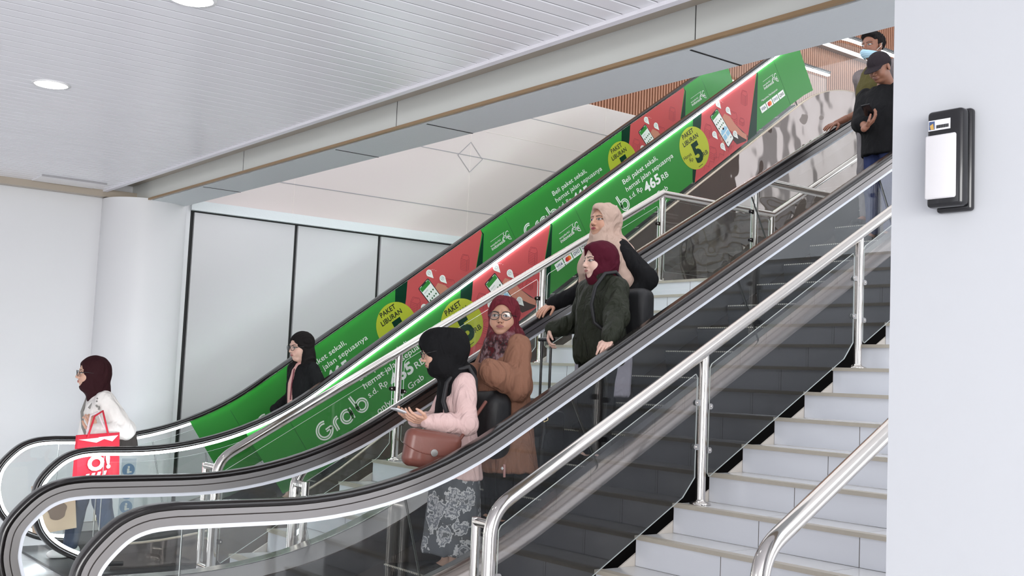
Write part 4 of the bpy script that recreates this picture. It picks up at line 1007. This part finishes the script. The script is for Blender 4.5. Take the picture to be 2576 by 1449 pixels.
mb.tube([hp[0], hp[1], (3.91, 5.50, 1.26), (3.99, 5.535, 1.33), (4.12, 5.58, 1.45)], .011, m_leather, 8); mb.build('strap', t)
# black backpack on her back
def blob_thing(name, label, cat, f, lo, hi, h, m, part='bag_body'):
    t = thing(name, label, cat, tuple((np.array(lo)+np.array(hi))/2)); V, Q = surfnet(f, lo, hi, h); o = npmesh(part, V, Q, m, None, relax=1); o.parent = t; o.matrix_parent_inverse = t.matrix_basis.inverted(); return t
m_nylon = mat('black_nylon', (.012, .012, .014), .55, bump=(40, .3, .004))
bkR = np.array(xyz((.985, .15, .0), (-.22, 0, 1)))
t = blob_thing('backpack', 'black backpack worn by the woman in pink cardigan', 'bag', lambda P: rb((P-A_(4.285, 5.76, 1.30))@bkR, (0, 0, 0), (.10, .15, .215), .09)-folds(P, .004, 25, 3), (4.02, 5.5, .95), (4.56, 6.05, 1.66), .008, m_nylon)
body_pts = lambda q, L: [tuple(q.base+q.R@(np.array(v)*q.k)) for v in L]
mb = MB(); mb.tube(body_pts(p3, [(-.09, .09, 1.16), (-.085, .095, 1.30), (-.03, .10, 1.38), (.05, .105, 1.36), (.115, .11, 1.27), (.135, .12, 1.15), (.11, .16, 1.05)]), .015, m_nylon, 10); mb.build('strap', t)
mb = MB(); mb.box((4.33, 5.605, 1.255), (4.348, 5.612, 1.275), MAT['film_white']); mb.box((4.32, 5.605, 1.245), (4.36, 5.612, 1.250), MAT['film_white']); mb.build('emblem', t)

# --- woman in brown tunic, patterned maroon scarf and glasses
p = Person('woman with round glasses, maroon patterned headscarf and brown tunic', (4.47, 5.86, .624), 62, 1.49, dict(skin=SK2, hphi=10, pitch=-3, roll=radians(0), gaze=-.002, face=1.1, hk=1.16, lip=(.36, .12, .11), sw=.17, hoff=(0, 0, .0),
    arms={1: dict(to=(4.19, 5.66, 1.66), hint=(.2, .3, -1), hide=True), -1: dict(rel=(.22, .10, -.20), hint=(0, -.6, -.8), hide=True)}))
p4 = p; p.body()
m_brownc = cloth('brown_crepe', srgb(146, 105, 86), .75, noise=(10, .05), fold=.8, sc=9); m_scarf = cloth('patterned_scarf', srgb(96, 62, 66), .85, fold=.8, sc=13)
t_ = m_scarf.node_tree; b_ = t_.nodes['Principled BSDF']; tcx = N(t_, 'ShaderNodeTexCoord'); nz = N(t_, 'ShaderNodeTexNoise'); nz.inputs['Scale'].default_value = 26; nz.inputs['Detail'].default_value = 3; rp = N(t_, 'ShaderNodeValToRGB')
sepz = N(t_, 'ShaderNodeSeparateXYZ'); mrz = N(t_, 'ShaderNodeMapRange'); mrz.inputs[1].default_value = 1.30*p.k; mrz.inputs[2].default_value = 1.42*p.k
t_.links.new(tcx.outputs['Object'], nz.inputs['Vector']); t_.links.new(nz.outputs[0], rp.inputs[0]); t_.links.new(tcx.outputs['Object'], sepz.inputs[0]); t_.links.new(sepz.outputs[2], mrz.inputs[0])
rp.color_ramp.interpolation = 'EASE'; rp.color_ramp.elements[0].position = .36; rp.color_ramp.elements[0].color = (*srgb(84, 34, 38), 1); rp.color_ramp.elements[1].position = .62; rp.color_ramp.elements[1].color = (*srgb(140, 118, 122), 1)
for ps, c_ in ((.45, srgb(58, 50, 52)), (.52, srgb(110, 76, 78))): e_ = rp.color_ramp.elements.new(ps); e_.color = (*c_, 1)
mxs = N(t_, 'ShaderNodeMix', data_type='RGBA'); t_.links.new(mrz.outputs[0], mxs.inputs[0]); t_.links.new(rp.outputs[0], mxs.inputs[6]); mxs.inputs[7].default_value = (*srgb(108, 40, 50), 1); t_.links.new(mxs.outputs[2], b_.inputs['Base Color'])
p.top('tunic', m_brownc, [(.40, -.02, 0, .24, .27), (.6, -.01, 0, .215, .25), (.85, 0, 0, .18, .225), (1.08, .01, 0, .165, .22), (1.24, 0, 0, .12, .20), (1.33, 0, 0, .06, .10)], (.092, .092, .075), 'loose brown tunic with wide sleeves', seed=9, fa=.009, fs=26, upto=.95, sag=.03)
p.trousers(m_blackc); p.shoes(m_blackc)
p.hijab(m_scarf, [((.05, 0, 1.27), (.10, .02, 1.12), .11, .085), ((.03, -.10, 1.27), (.11, -.16, .90), .09, .07), ((.04, .10, 1.29), (.03, .12, 1.20), .085, .07), ((-.07, 0, 1.32), (-.09, 0, 1.2), .09, .07)], (.061, .086, -.018), 'maroon scarf with grey floral pattern', fa=.007, seed=8)
p.glasses(MAT['dark_frame'], (.028, .024), .034)
ph = MB(); 
t = blob_thing('handbag', 'black handbag behind the woman in brown tunic', 'bag', lambda P: rb((P-A_(4.80, 5.98, 1.34))@np.array(xyz((1, 0, .1), (-.2, 0, 1))), (0, 0, 0), (.07, .13, .13), .05)-folds(P, .004, 25, 5), (4.62, 5.75, 1.12), (4.98, 6.2, 1.56), .008, m_nylon)
mb = MB(); mb.tube([(4.78, 5.86, 1.44), (4.70, 5.72, 1.36), (4.66, 5.66, 1.26), (4.66, 5.68, 1.15)], .013, m_nylon, 8); mb.build('strap', t)
mb = MB(); mb.tube([(4.655, 5.655, 1.325), (4.675, 5.64, 1.34), (4.67, 5.64, 1.37), (4.65, 5.655, 1.355), (4.655, 5.655, 1.325)], .003, mat('gold', (.7, .55, .3), .25, 1), 8); mb.build('buckle', t)
t = thing('bag_charm', 'small pink and white charm hanging below the handrail beside the brown tunic', 'charm', (4.32, 5.62, 1.02))
mb = MB(); mb.tube([(4.30, 5.60, 1.06), (4.305, 5.60, .98)], .008, mat('charm_pink', srgb(200, 150, 145), .5), 8); mb.lathe([(0, -.012), (.011, 0), (0, .012)], (4.285, 5.60, 1.035), mat('charm_white', (.8, .8, .8), .4), 10); mb.build('tassel', t)

# --- woman in dark olive jacket, maroon headscarf, hand on rail, other hand on a suitcase handle
p = Person('woman in maroon headscarf and dark olive hooded jacket resting a hand on the handrail', (5.12, 5.66, 1.04), 52, 1.50, dict(skin=SK4, hphi=60, pitch=2, lip=(.45, .18, .16), gaze=.002, sw=.17,
    arms={1: dict(to=(4.835, 5.25, 1.875), hint=(-.5, .5, -.8), d=(-.62, -.30, -.50), n=(.2, .3, -1), s=(-.5, .9, 0), curl=.28, sp=.16), -1: dict(to=(5.0, 6.05, 1.95), hint=(-.6, -.4, -.5), d=(-.25, -.15, -.75), n=(.6, -.6, 0), s=(-.8, -.5, .3), curl=.9)}))
p5 = p; p.body()
m_olive = cloth('olive_nylon', srgb(45, 48, 39), .5, noise=(8, .1), fold=.75, sc=11)
p.top('jacket', m_olive, [(.73, 0, 0, .16, .20), (.78, 0, 0, .175, .215), (.95, 0, 0, .17, .21), (1.12, .01, 0, .155, .21), (1.25, 0, 0, .12, .19), (1.34, .0, 0, .085, .11)], (.090, .082, .055), 'dark olive hooded jacket', seed=12, fa=.014, fs=24, upto=.95, extra=lambda P, d: smin(d, np.sqrt((np.sqrt(((P[:, 0]+.03*p.k)/1.0)**2+P[:, 1]**2)-.100*p.k)**2+(P[:, 2]-(1.345+.25*P[:, 0])*p.k)**2)-.040*p.k, .02))
p.trousers(m_blackc); p.shoes(m_blackc)
p.hijab(cloth('maroon_cloth', srgb(78, 22, 38), .8), [((.01, 0, 1.34), (.0, 0, 1.32), .06, .06)], (.052, .086, -.014), 'maroon headscarf', fa=.003, wrap=.85, peak=1, seed=14)
t = blob_thing('backpack', 'black backpack on the back of the woman in olive jacket', 'bag', lambda P: rb((P-A_(5.39, 5.62, 2.06))@np.array(xyz((.93, .30, 0), (-.1, 0, 1))), (0, 0, 0), (.085, .14, .20), .06)-folds(P, .004, 25, 13), (5.15, 5.38, 1.78), (5.65, 5.88, 2.34), .008, m_nylon)
mb = MB(); mb.tube(body_pts(p5, [(-.17, .10, 1.20), (-.12, .115, 1.33), (-.03, .125, 1.40), (.07, .125, 1.38), (.15, .125, 1.28), (.185, .13, 1.15), (.175, .16, 1.02), (.10, .215, .95)]), .013, m_nylon, 10); mb.build('strap', t)
t = thing('suitcase', 'dark suitcase with raised black pull handle held by the woman in olive jacket', 'suitcase', (4.93, 6.06, .832))
worldbox((4.93, 6.06, 1.12), Matrix.Identity(3), (.22, .36, .54), m_nylon, r=.03).build('case', t)
mb = MB(); mb.tube([(4.99, 6.02, 1.38), (4.99, 6.02, 1.88)], .009, m_blackp, 8); mb.tube([(4.99, 6.12, 1.38), (4.99, 6.12, 1.88)], .009, m_blackp, 8); mb.tube([(4.99, 5.99, 1.885), (4.99, 6.15, 1.885)], .015, m_blackp, 10); mb.build('pull_handle', t)

# --- woman in beige headscarf, black sleeves
p = Person('woman in long beige headscarf and black sleeves standing behind the olive jacket', (5.43, 5.96, 1.248), 60, 1.64, dict(skin=SK2, hphi=44, pitch=-5, gaze=.003, lip=(.33, .06, .07), sw=.17,
    arms={1: dict(rel=(.02, .10, -.42), hint=(-.6, .6, -.4), hide=True), -1: dict(to=(5.33, 6.44, 2.17), hint=(-.3, -.2, -.9), d=(-.85, -.1, -.45), n=(.1, .1, -1), s=(-.1, -1, 0), curl=.35)}))
p6 = p; p.body(); m_beigec = cloth('beige_cloth', srgb(190, 164, 150), .85, noise=(8, .03), fold=.7, sc=8)
p.top('blouse', m_blackc, [(.80, 0, 0, .15, .19), (1.0, 0, 0, .14, .18), (1.15, 0, 0, .13, .19), (1.26, 0, 0, .10, .18), (1.33, 0, 0, .06, .10)], (.078, .070, .050), 'black long sleeved blouse', seed=21, fa=.006)
p.skirt(cloth('lilac_grey_cloth', srgb(178, 172, 184), .85), [(.25, 0, 0, .20, .22), (.6, 0, 0, .19, .22), (.85, 0, 0, .16, .20), (1.0, 0, 0, .15, .19)], 'pale lilac grey skirt'); p.trousers(m_blackc); p.shoes(m_blackc)
p.hijab(m_beigec, [((.02, 0, 1.27), (.07, 0, 1.14), .13, .14), ((.0, .12, 1.24), (-.02, .22, 1.04), .12, .085), ((.0, -.12, 1.24), (.03, -.18, 1.06), .11, .08), ((-.06, 0, 1.28), (-.13, 0, 1.02), .12, .11), ((-.06, .1, 1.22), (-.13, .18, 1.02), .11, .09)], (.053, .084, -.012), 'long beige headscarf', fa=.007, peak=1, seed=23)
t = blob_thing('tote_bag', 'pale bag strap and tote beside the woman in beige headscarf', 'bag', lambda P: rb(P-A_(5.56, 5.80, 2.05), (0, 0, 0), (.06, .05, .13), .04), (5.44, 5.7, 1.88), (5.68, 5.9, 2.22), .008, cloth('cream', srgb(215, 205, 200)))
mb = MB(); mb.tube([(5.52, 5.80, 2.17), (5.50, 5.77, 2.32), (5.47, 5.79, 2.46)], .008, MAT['cream'], 8); mb.build('strap', t)

# --- man with lowered face mask
p = Person('man with blue face mask under his nose, grey shirt and olive vest', (8.68, 5.94, 3.12), 48, 1.79, dict(skin=srgb(132, 88, 68), hphi=38, pitch=4, gaze=-.002, lip=(.2, .08, .07), sw=.205, hk=1.10, ears=1, hoff=(-.04, 0, .0),
    arms={1: dict(rel=(.02, .06, -.45), hint=(-.8, .3, -.3), hide=True), -1: dict(to=(8.77, 6.44, 4.165), hint=(-.2, -.5, -.8), d=(-.85, -.0, -.35), n=(0, .1, -1), s=(0, -1, 0), curl=.3)}))
p7 = p; p.body(); m_hair = mat('black_hair', (.010, .008, .008), .75, 0, .15, bump=(160, .4, .003))
def hairf(P):
    H = p.hl(P); d = U(.02, ell(H, (-.022, 0, .042), (.103, .088, .088)), ell(H, (.045, .0, .085), (.055, .065, .03)))
    d = d-.004*np.sin(H[:, 1]*260+8*np.sin(H[:, 0]*60))-.003*np.sin(H[:, 0]*210+H[:, 2]*90)
    face = np.maximum(np.maximum(.020-H[:, 0]+np.maximum(0, -.03-H[:, 2])*0, H[:, 2]-(.052+.012*np.sin(H[:, 1]*70+1))), np.abs(H[:, 1])-.2); d = smax(d, -face, .004)
    return smax(d, -.055-H[:, 2]+np.maximum(H[:, 0]+.02, 0)*1.5, .01)
p.add('hair', hairf, p.H0-.15, p.H0+.16, .0045, m_hair, 'short black hair')
m_mask = mat('mask_blue', srgb(178, 214, 232), .8, bump=(300, .2, .001))
def maskf(P):
    H = p.hl(P); d = np.abs(U(.02, ell(H, (.030, 0, -.05), (.083, .068, .060)), ell(H, (.095, 0, -.045), (.018, .02, .02)))-.004)-.0032; d -= .0006*np.sin(H[:, 2]*420)
    return np.maximum(np.maximum(d, H[:, 2]+.040+.28*(np.abs(H[:, 1]))-.004), np.maximum(.028-H[:, 0], -.104-H[:, 2]))
p.add('face_mask', maskf, p.H0-.15, p.H0+.15, .0028, m_mask, 'light blue surgical mask', relax=0)
mb = MB(); 
for sd in (1, -1): mb.tube([(.03, sd*.066, -.045), (-.0, sd*.086, -.012), (-.02, sd*.084, .02)], .0016, MAT['film_white'], 6)
mb.v = [tuple(p.Rh@(np.array(v)*p.hk)+p.H0) for v in mb.v]; p.put(mb, 'mask_loop')
p.top('shirt', cloth('grey_shirt', srgb(120, 112, 112), .8), [(.78, 0, 0, .14, .185), (1.0, 0, 0, .125, .18), (1.15, 0, 0, .125, .20), (1.26, 0, 0, .10, .19), (1.34, 0, 0, .06, .09)], (.072, .066, .060), 'grey short sleeved shirt', upto=.06, seed=31, fa=.005)
p.top('vest', cloth('olive_vest', srgb(84, 78, 46), .8), [(.82, 0, 0, .155, .20), (1.0, 0, 0, .14, .195), (1.15, 0, 0, .14, .19), (1.27, 0, 0, .112, .150), (1.32, 0, 0, .085, .11)], (.04, .03, .03), 'olive vest', sides=(), seed=33, fa=.005)
p.trousers(cloth('grey_trousers', srgb(120, 116, 118))); p.shoes(m_blackc)

# --- man in cap looking at his phone
p = Person('man in dark cap and black t-shirt looking down at his phone', (8.38, 5.66, 2.912), 42, 1.66, dict(skin=srgb(140, 96, 76), hphi=36, pitch=30, closed=True, lip=(.22, .1, .08), sw=.195, ears=1, hoff=(-.05, -.03, 0), hk=1.10, lean=.03,
    arms={1: dict(rel=(-.02, .06, -.52), hint=(-.5, .3, -.8), hide=True), -1: dict(to=(8.06, 5.62, 3.875), hint=(-.3, -.7, -.7), d=(.30, -.50, .55), n=(-.3, .5, .8), s=(-.8, -.4, .1), curl=.7)}))
p8 = p; p.body(); m_cap = cloth('cap_cloth', srgb(44, 38, 42), .8)
def capf(P):
    H = p.hl(P); d = np.maximum(ell(H, (-.015, 0, .030), (.106, .090, .098)), .022-H[:, 2]+.10*H[:, 0]*0)
    br = np.maximum(ell(H, (.110, 0, .010), (.075, .072, .070)), 0); vis = np.maximum(np.abs(H[:, 2]-(.030-2.2*H[:, 1]**2-.35*(H[:, 0]-.08)))-.0035, np.maximum(np.sqrt(((H[:, 0]-.075)/.085)**2+(H[:, 1]/.078)**2)-1, -1)*.07)
    d = smin(d, np.maximum(vis, .05-H[:, 0]), .006); return d
p.add('cap', capf, p.H0-.19, p.H0+.19, .0042, m_cap, 'dark baseball cap')
def hair8(P):
    H = p.hl(P); return np.maximum(np.maximum(ell(H, (-.020, 0, .025), (.098, .083, .085)), H[:, 0]-.0), -.05-H[:, 2])
p.add('hair', hair8, p.H0-.15, p.H0+.15, .005, m_hair)
p.top('t_shirt', m_blackc, [(.74, 0, 0, .15, .20), (.95, 0, 0, .14, .195), (1.13, .01, 0, .14, .21), (1.26, 0, 0, .105, .19), (1.34, 0, 0, .06, .085)], (.085, .082, .075), 'black t-shirt', upto=.18, seed=41, fa=.006)
p.trousers(cloth('blue_jeans', srgb(44, 52, 86), .8, noise=(14, .2))); p.shoes(m_blackc)
Rp = xyz((-.75, -.25, .35), (.3, .3, 1)); t = thing('phone', 'dark phone in the hand of the man in cap', 'phone', (8.07, 5.62, 4.05))
worldbox((8.05, 5.60, 4.02), Rp, (.15, .074, .009), m_blackp, r=.003).build('case', t)
worldbox(Vector((8.05, 5.60, 4.02))+Rp@Vector((0, 0, .005)), Rp, (.14, .068, .002), MAT['phone_glass'], r=.0008).build('screen', t)

# --- woman with black hair and blazer on the farther escalator
p = Person('woman with long black hair, glasses, black blazer and pink blouse', (4.74, 9.28, .366), 58, 1.56, dict(skin=srgb(214, 174, 158), hphi=58, pitch=8, gaze=.002, lip=(.42, .16, .15), sw=.16,
    arms={1: dict(rel=(.10, .08, -.44), hint=(-.8, .4, -.3), hide=True), -1: dict(rel=(.16, -.04, -.40), hint=(-.7, -.4, -.4), hide=True)}))
p2 = p; p.body()
def hair2(P):
    H = p.hl(P); d = U(.02, ell(H, (-.018, 0, .036), (.104, .090, .094)), ell(H, (-.025, .055, -.12), (.060, .042, .17)), ell(H, (-.01, -.055, -.12), (.06, .04, .17)), ell(H, (-.055, 0, -.10), (.06, .09, .17)))
    d = d-.0025*np.sin(H[:, 1]*230+6*np.sin(H[:, 2]*30))
    face = np.maximum(np.sqrt((H[:, 1]/.060)**2+((H[:, 2]+.035)/.098)**2)-1, (.018-H[:, 0])*14)*.05; return smax(d, -face, .006)
p.add('hair', hair2, p.H0-A_(.19, .19, .36), p.H0+.15, .0048, m_hair, 'long straight black hair')
m_blouse = cloth('pink_blouse', srgb(222, 176, 170), .7, noise=(20, .08))
p.top('blouse', m_blouse, [(.75, 0, 0, .135, .16), (.95, 0, 0, .115, .14), (1.13, .005, 0, .115, .15), (1.25, 0, 0, .09, .12), (1.33, 0, 0, .05, .05)], (.04, .03, .03), 'dusty pink blouse', sides=(), seed=51)
p.top('blazer', m_blackc, [(.72, -.01, 0, .15, .19), (.95, -.01, 0, .13, .17), (1.13, -.005, 0, .13, .175), (1.26, -.01, 0, .10, .165), (1.32, -.01, 0, .07, .09)], (.070, .062, .050), 'open black blazer', seed=53, fa=.004, open_=lambda P, d: smax(d, -np.maximum(np.abs(P[:, 1]+.01)-.028-.05*np.clip((1.28*p.k-P[:, 2])*1.2, 0, 1), .02-P[:, 0]), .008))
p.skirt(cloth('maroon_skirt', srgb(98, 36, 50), .8), [(.3, 0, 0, .15, .18), (.6, 0, 0, .15, .18), (.85, 0, 0, .14, .165), (.93, 0, 0, .12, .14)], 'maroon skirt'); p.shoes(m_blackc)
p.glasses(MAT['dark_frame'], (.024, .020))
mb = MB(); mb.tube([(.10*p.k, .02, 1.27*p.k), (.125*p.k, .03, 1.12*p.k), (.13*p.k, .03, .98*p.k)], .006, mat('lanyard_maroon', srgb(110, 45, 58), .7), 8); p.put(mb, 'lanyard')

# --- woman leaving, white blouse, red bag
p = Person('woman walking off in dark brown headscarf and white embroidered blouse', (2.90, 9.20, .018), 78, 1.60, dict(skin=SK1, hphi=82, pitch=0, gaze=.003, hoff=(-.04, 0, 0), lip=(.5, .16, .15), sw=.165, feet={1: (-.16, .08), -1: (.12, -.09)},
    arms={1: dict(to=(2.80, 8.96, 1.05), hint=(-.3, .2, -1), d=(-.3, -.1, .9), n=(-.2, .9, .2), s=(-.9, 0, -.1), curl=1.1), -1: dict(rel=(.06, -.05, -.46), hint=(-.5, -.6, -.2), curl=.9)}))
p1 = p; p.body(); m_whiteb = cloth('white_blouse', srgb(240, 236, 232), .8, noise=(18, .06))
p.top('blouse', m_whiteb, [(.70, 0, 0, .15, .19), (.9, 0, 0, .145, .18), (1.1, 0, 0, .13, .18), (1.24, -.005, 0, .105, .17), (1.32, 0, 0, .06, .09)], (.075, .072, .058), 'white blouse with grey embroidery', seed=61, fa=.006)
p.trousers(cloth('dark_jeans', srgb(52, 66, 92), .8, noise=(14, .15))); p.shoes(mat('white_leather', (.75, .75, .75), .5))
p.hijab(cloth('dark_brown_cloth', srgb(52, 26, 30), .8), [((.02, 0, 1.32), (.03, 0, 1.28), .075, .065)], (.049, .08, -.012), 'dark brown headscarf', fa=.003, seed=63)
p.glasses(mat('dark_frame', (.02, .02, .022), .3), (.024, .019))
mb = MB(); mb.tube([(.095, .10, 1.20*p.k), (.02, .12, 1.32*p.k)], .010, mat('grey_band', srgb(140, 138, 134), .8), 8); mb.tube([(.075, -.085, 1.28*p.k), (.125, .0, 1.17*p.k), (.125, .08, 1.05*p.k), (.08, .15, .92*p.k)], .013, MAT['grey_band'], 8); p.put(mb, 'bag_strap')
# embroidered patches
mb = MB()
rg = random.Random(5)
for (cx_, cy_, cz_) in ((.03, .185, 1.25),):
    for q in range(12): c_ = (cx_*p.k+rg.uniform(-.03, .03), cy_*p.k*1.03+rg.uniform(-.006, .006), cz_*p.k+rg.uniform(-.05, .04)); mb.lathe([(0, -.009), (.009, 0), (0, .009)], c_, MAT['grey_band'], 6)
p.put(mb, 'embroidery')
red = mat('red_bag', srgb(214, 40, 62), .6, noise=(6, .06))
t = thing('shopping_bag', 'red shopping bag with white lettering held by the woman in white blouse', 'bag', (2.76, 8.86, .62))
Rg = xyz((.96, .28, .13), (-.13, 0, 1)); c0 = Vector((2.80, 8.86, .845))
g = lambda x, y, z: tuple(c0+Rg@Vector((x, y, z)))
mb = MB(); pts = [(-.20, -.19), (.17, -.19), (.215, .17), (-.15, .20)]
vs = [g(x, -.035*(1 if z < 0 else .35), z) for x, z in pts]+[g(x, .035*(1 if z < 0 else .35), z) for x, z in pts]
mb.add(vs, [(0, 1, 2, 3), (7, 6, 5, 4), (0, 4, 5, 1), (1, 5, 6, 2), (3, 7, 4, 0)], red); mb.build('bag_body', t)
mb = MB(); mb.tube([g(-.07, -.016, .17), g(-.02, -.05, .33), g(.06, -.04, .36), g(.11, -.016, .17)], .008, red, 8); mb.tube([g(-.06, .016, .18), g(-.01, .02, .33), g(.05, .02, .35), g(.12, .016, .18)], .008, mat('handle_white', srgb(240, 225, 230), .7), 8); mb.build('handle', t)
def lettering3(parent, name, txt, org, R_, w, h, m, bold=.0, off=0, label=None):
    vs, fs = textmesh(txt, bold); xs = [v[0] for v in vs]; x0, x1 = min(xs), max(xs); kk = w/(x1-x0); kh = h/.7
    mb = MB(); mb.add([tuple(Vector(org)+R_@Vector(((v[0]-x0)*kk, off, v[1]*kh))) for v in vs], fs, m); o = mb.build(name, parent)
    if label: o['label'] = label
    return o
lettering3(t, 'lettering', 'O!', g(-.10, -.037, -.085), Rg, .20, .105, MAT['handle_white'], .05)
mb = MB(); mb.add([g(-.148, -.016, .165), g(.12, -.014, .15), g(.0, -.02, .12)], [(0, 1, 2)], MAT['handle_white']); mb.build('white_print', t); mb = MB(); mb.add([g(.02, -.0165, .16), g(.20, -.0145, .15), g(.14, -.02, .11)], [(0, 1, 2)], MAT['handle_white']); mb.build('white_print', t); [MB().add([g(-.13+.05*q, -.0375, -.135), g(-.10+.05*q, -.0375, -.135), g(-.085+.05*q, -.0375, -.105), g(-.115+.05*q, -.0375, -.105)], [(0, 1, 2, 3)], MAT['handle_white']).build('printed_mark', t) for q in range(4)]
t = thing('shopping_bag', 'plain beige paper bag carried low by the woman in white blouse', 'bag', (2.52, 9.2, .3))
Rg2 = xyz((.97, .15, .10), (-.1, 0, 1)); c0 = Vector((2.60, 9.16, .42)); craft = mat('kraft_paper', srgb(206, 180, 156), .7, noise=(7, .08))
g2 = lambda x, y, z: tuple(c0+Rg2@Vector((x, y, z)))
mb = MB(); b8 = [(-.15, -.06, -.16), (.15, -.06, -.16), (.15, .06, -.16), (-.15, .06, -.16), (-.15, -.05, .2), (.15, -.05, .2), (.15, .05, .2), (-.15, .05, .2)]
mb.add([g2(*v) for v in b8], [(0, 3, 2, 1), (0, 1, 5, 4), (1, 2, 6, 5), (2, 3, 7, 6), (3, 0, 4, 7)], craft); mb.build('bag_body', t)
mb = MB(); mb.add([g2(.0+.075*cos(a)*(1+.1*sin(5*a)), -.0615+.001, -.0+.075*sin(a)) for a in [2*pi*q/24 for q in range(24)]], [list(range(24))], mat('print_brown', srgb(128, 108, 96), .7)); mb.build('printed_drawing', t)
dark = blob_thing('shoulder_bag', 'dark bag tucked behind the arm of the woman in white blouse', 'bag', lambda P: rb((P-A_(3.06, 9.02, .95))@np.array(xyz((.97, .1, .2), (0, 0, 1))), (0, 0, 0), (.11, .04, .075), .03), (2.84, 8.9, .8), (3.26, 9.12, 1.14), .008, cloth('grey_bag', srgb(72, 68, 66)))
# --- sign with pictograms, small post, acrylic guard
t = thing('safety_sign', 'pale upright plate with three round blue safety pictograms behind the escalator glass', 'sign', (3.42, 9.79, .5))
MB().box((3.32, 9.80, .22), (3.45, 9.806, .76), mat('sign_plate', srgb(208, 220, 226), .3)).build('plate', t)
mb = MB()
for z in (.66, .46, .34):
    mb.lathe([(0, -.0), (.055, 0)], (3.385, 9.798, z), mat('sign_blue', srgb(120, 150, 180), .4), 28, 'Y')
    mb.lathe([(0, -.0), (.010, 0)], (3.385, 9.796, z+.024), MAT['film_white'], 14, 'Y'); mb.box((3.392, 9.7955, z-.024), (3.412, 9.797, z-.012), MAT['film_white']); mb.box((3.372, 9.7955, z-.03), (3.392, 9.797, z+.012), MAT['film_white'])
mb.build('pictograms', t)
t = thing('barrier_post', 'short brassy post on the far side of the farther escalator', 'post', (3.30, 10.3, 0))
MB().tube([(3.30, 10.3, .02), (3.30, 10.3, .62)], .03, mat('brass_post', (.5, .45, .33), .2, 1), 16).build('pole', t)
MB().lathe([(.09, 0), (.09, .012), (.03, .02)], (3.30, 10.3, 0), m_steel, 20).build('base', t)
t = thing('acrylic_guard', 'clear oval plastic guard at the foot of the nearer escalator', 'guard', (2.06, 6.2, .3))
gp = [(2.06-.13*cos(a)*(1 if cos(a) > 0 else .25), .17+.19*sin(a)) for a in [2*pi*q/28 for q in range(28)]]
MB().prism(gp, 6.19, 6.194, m_glass, m_edge).build('plate', t); MB().box((2.08, 6.17, .28), (2.12, 6.21, .36), m_brushl).build('bracket', t)
MB().box((2.085, 6.18, .0), (2.105, 6.20, .36), m_brushl).build('stem', t)
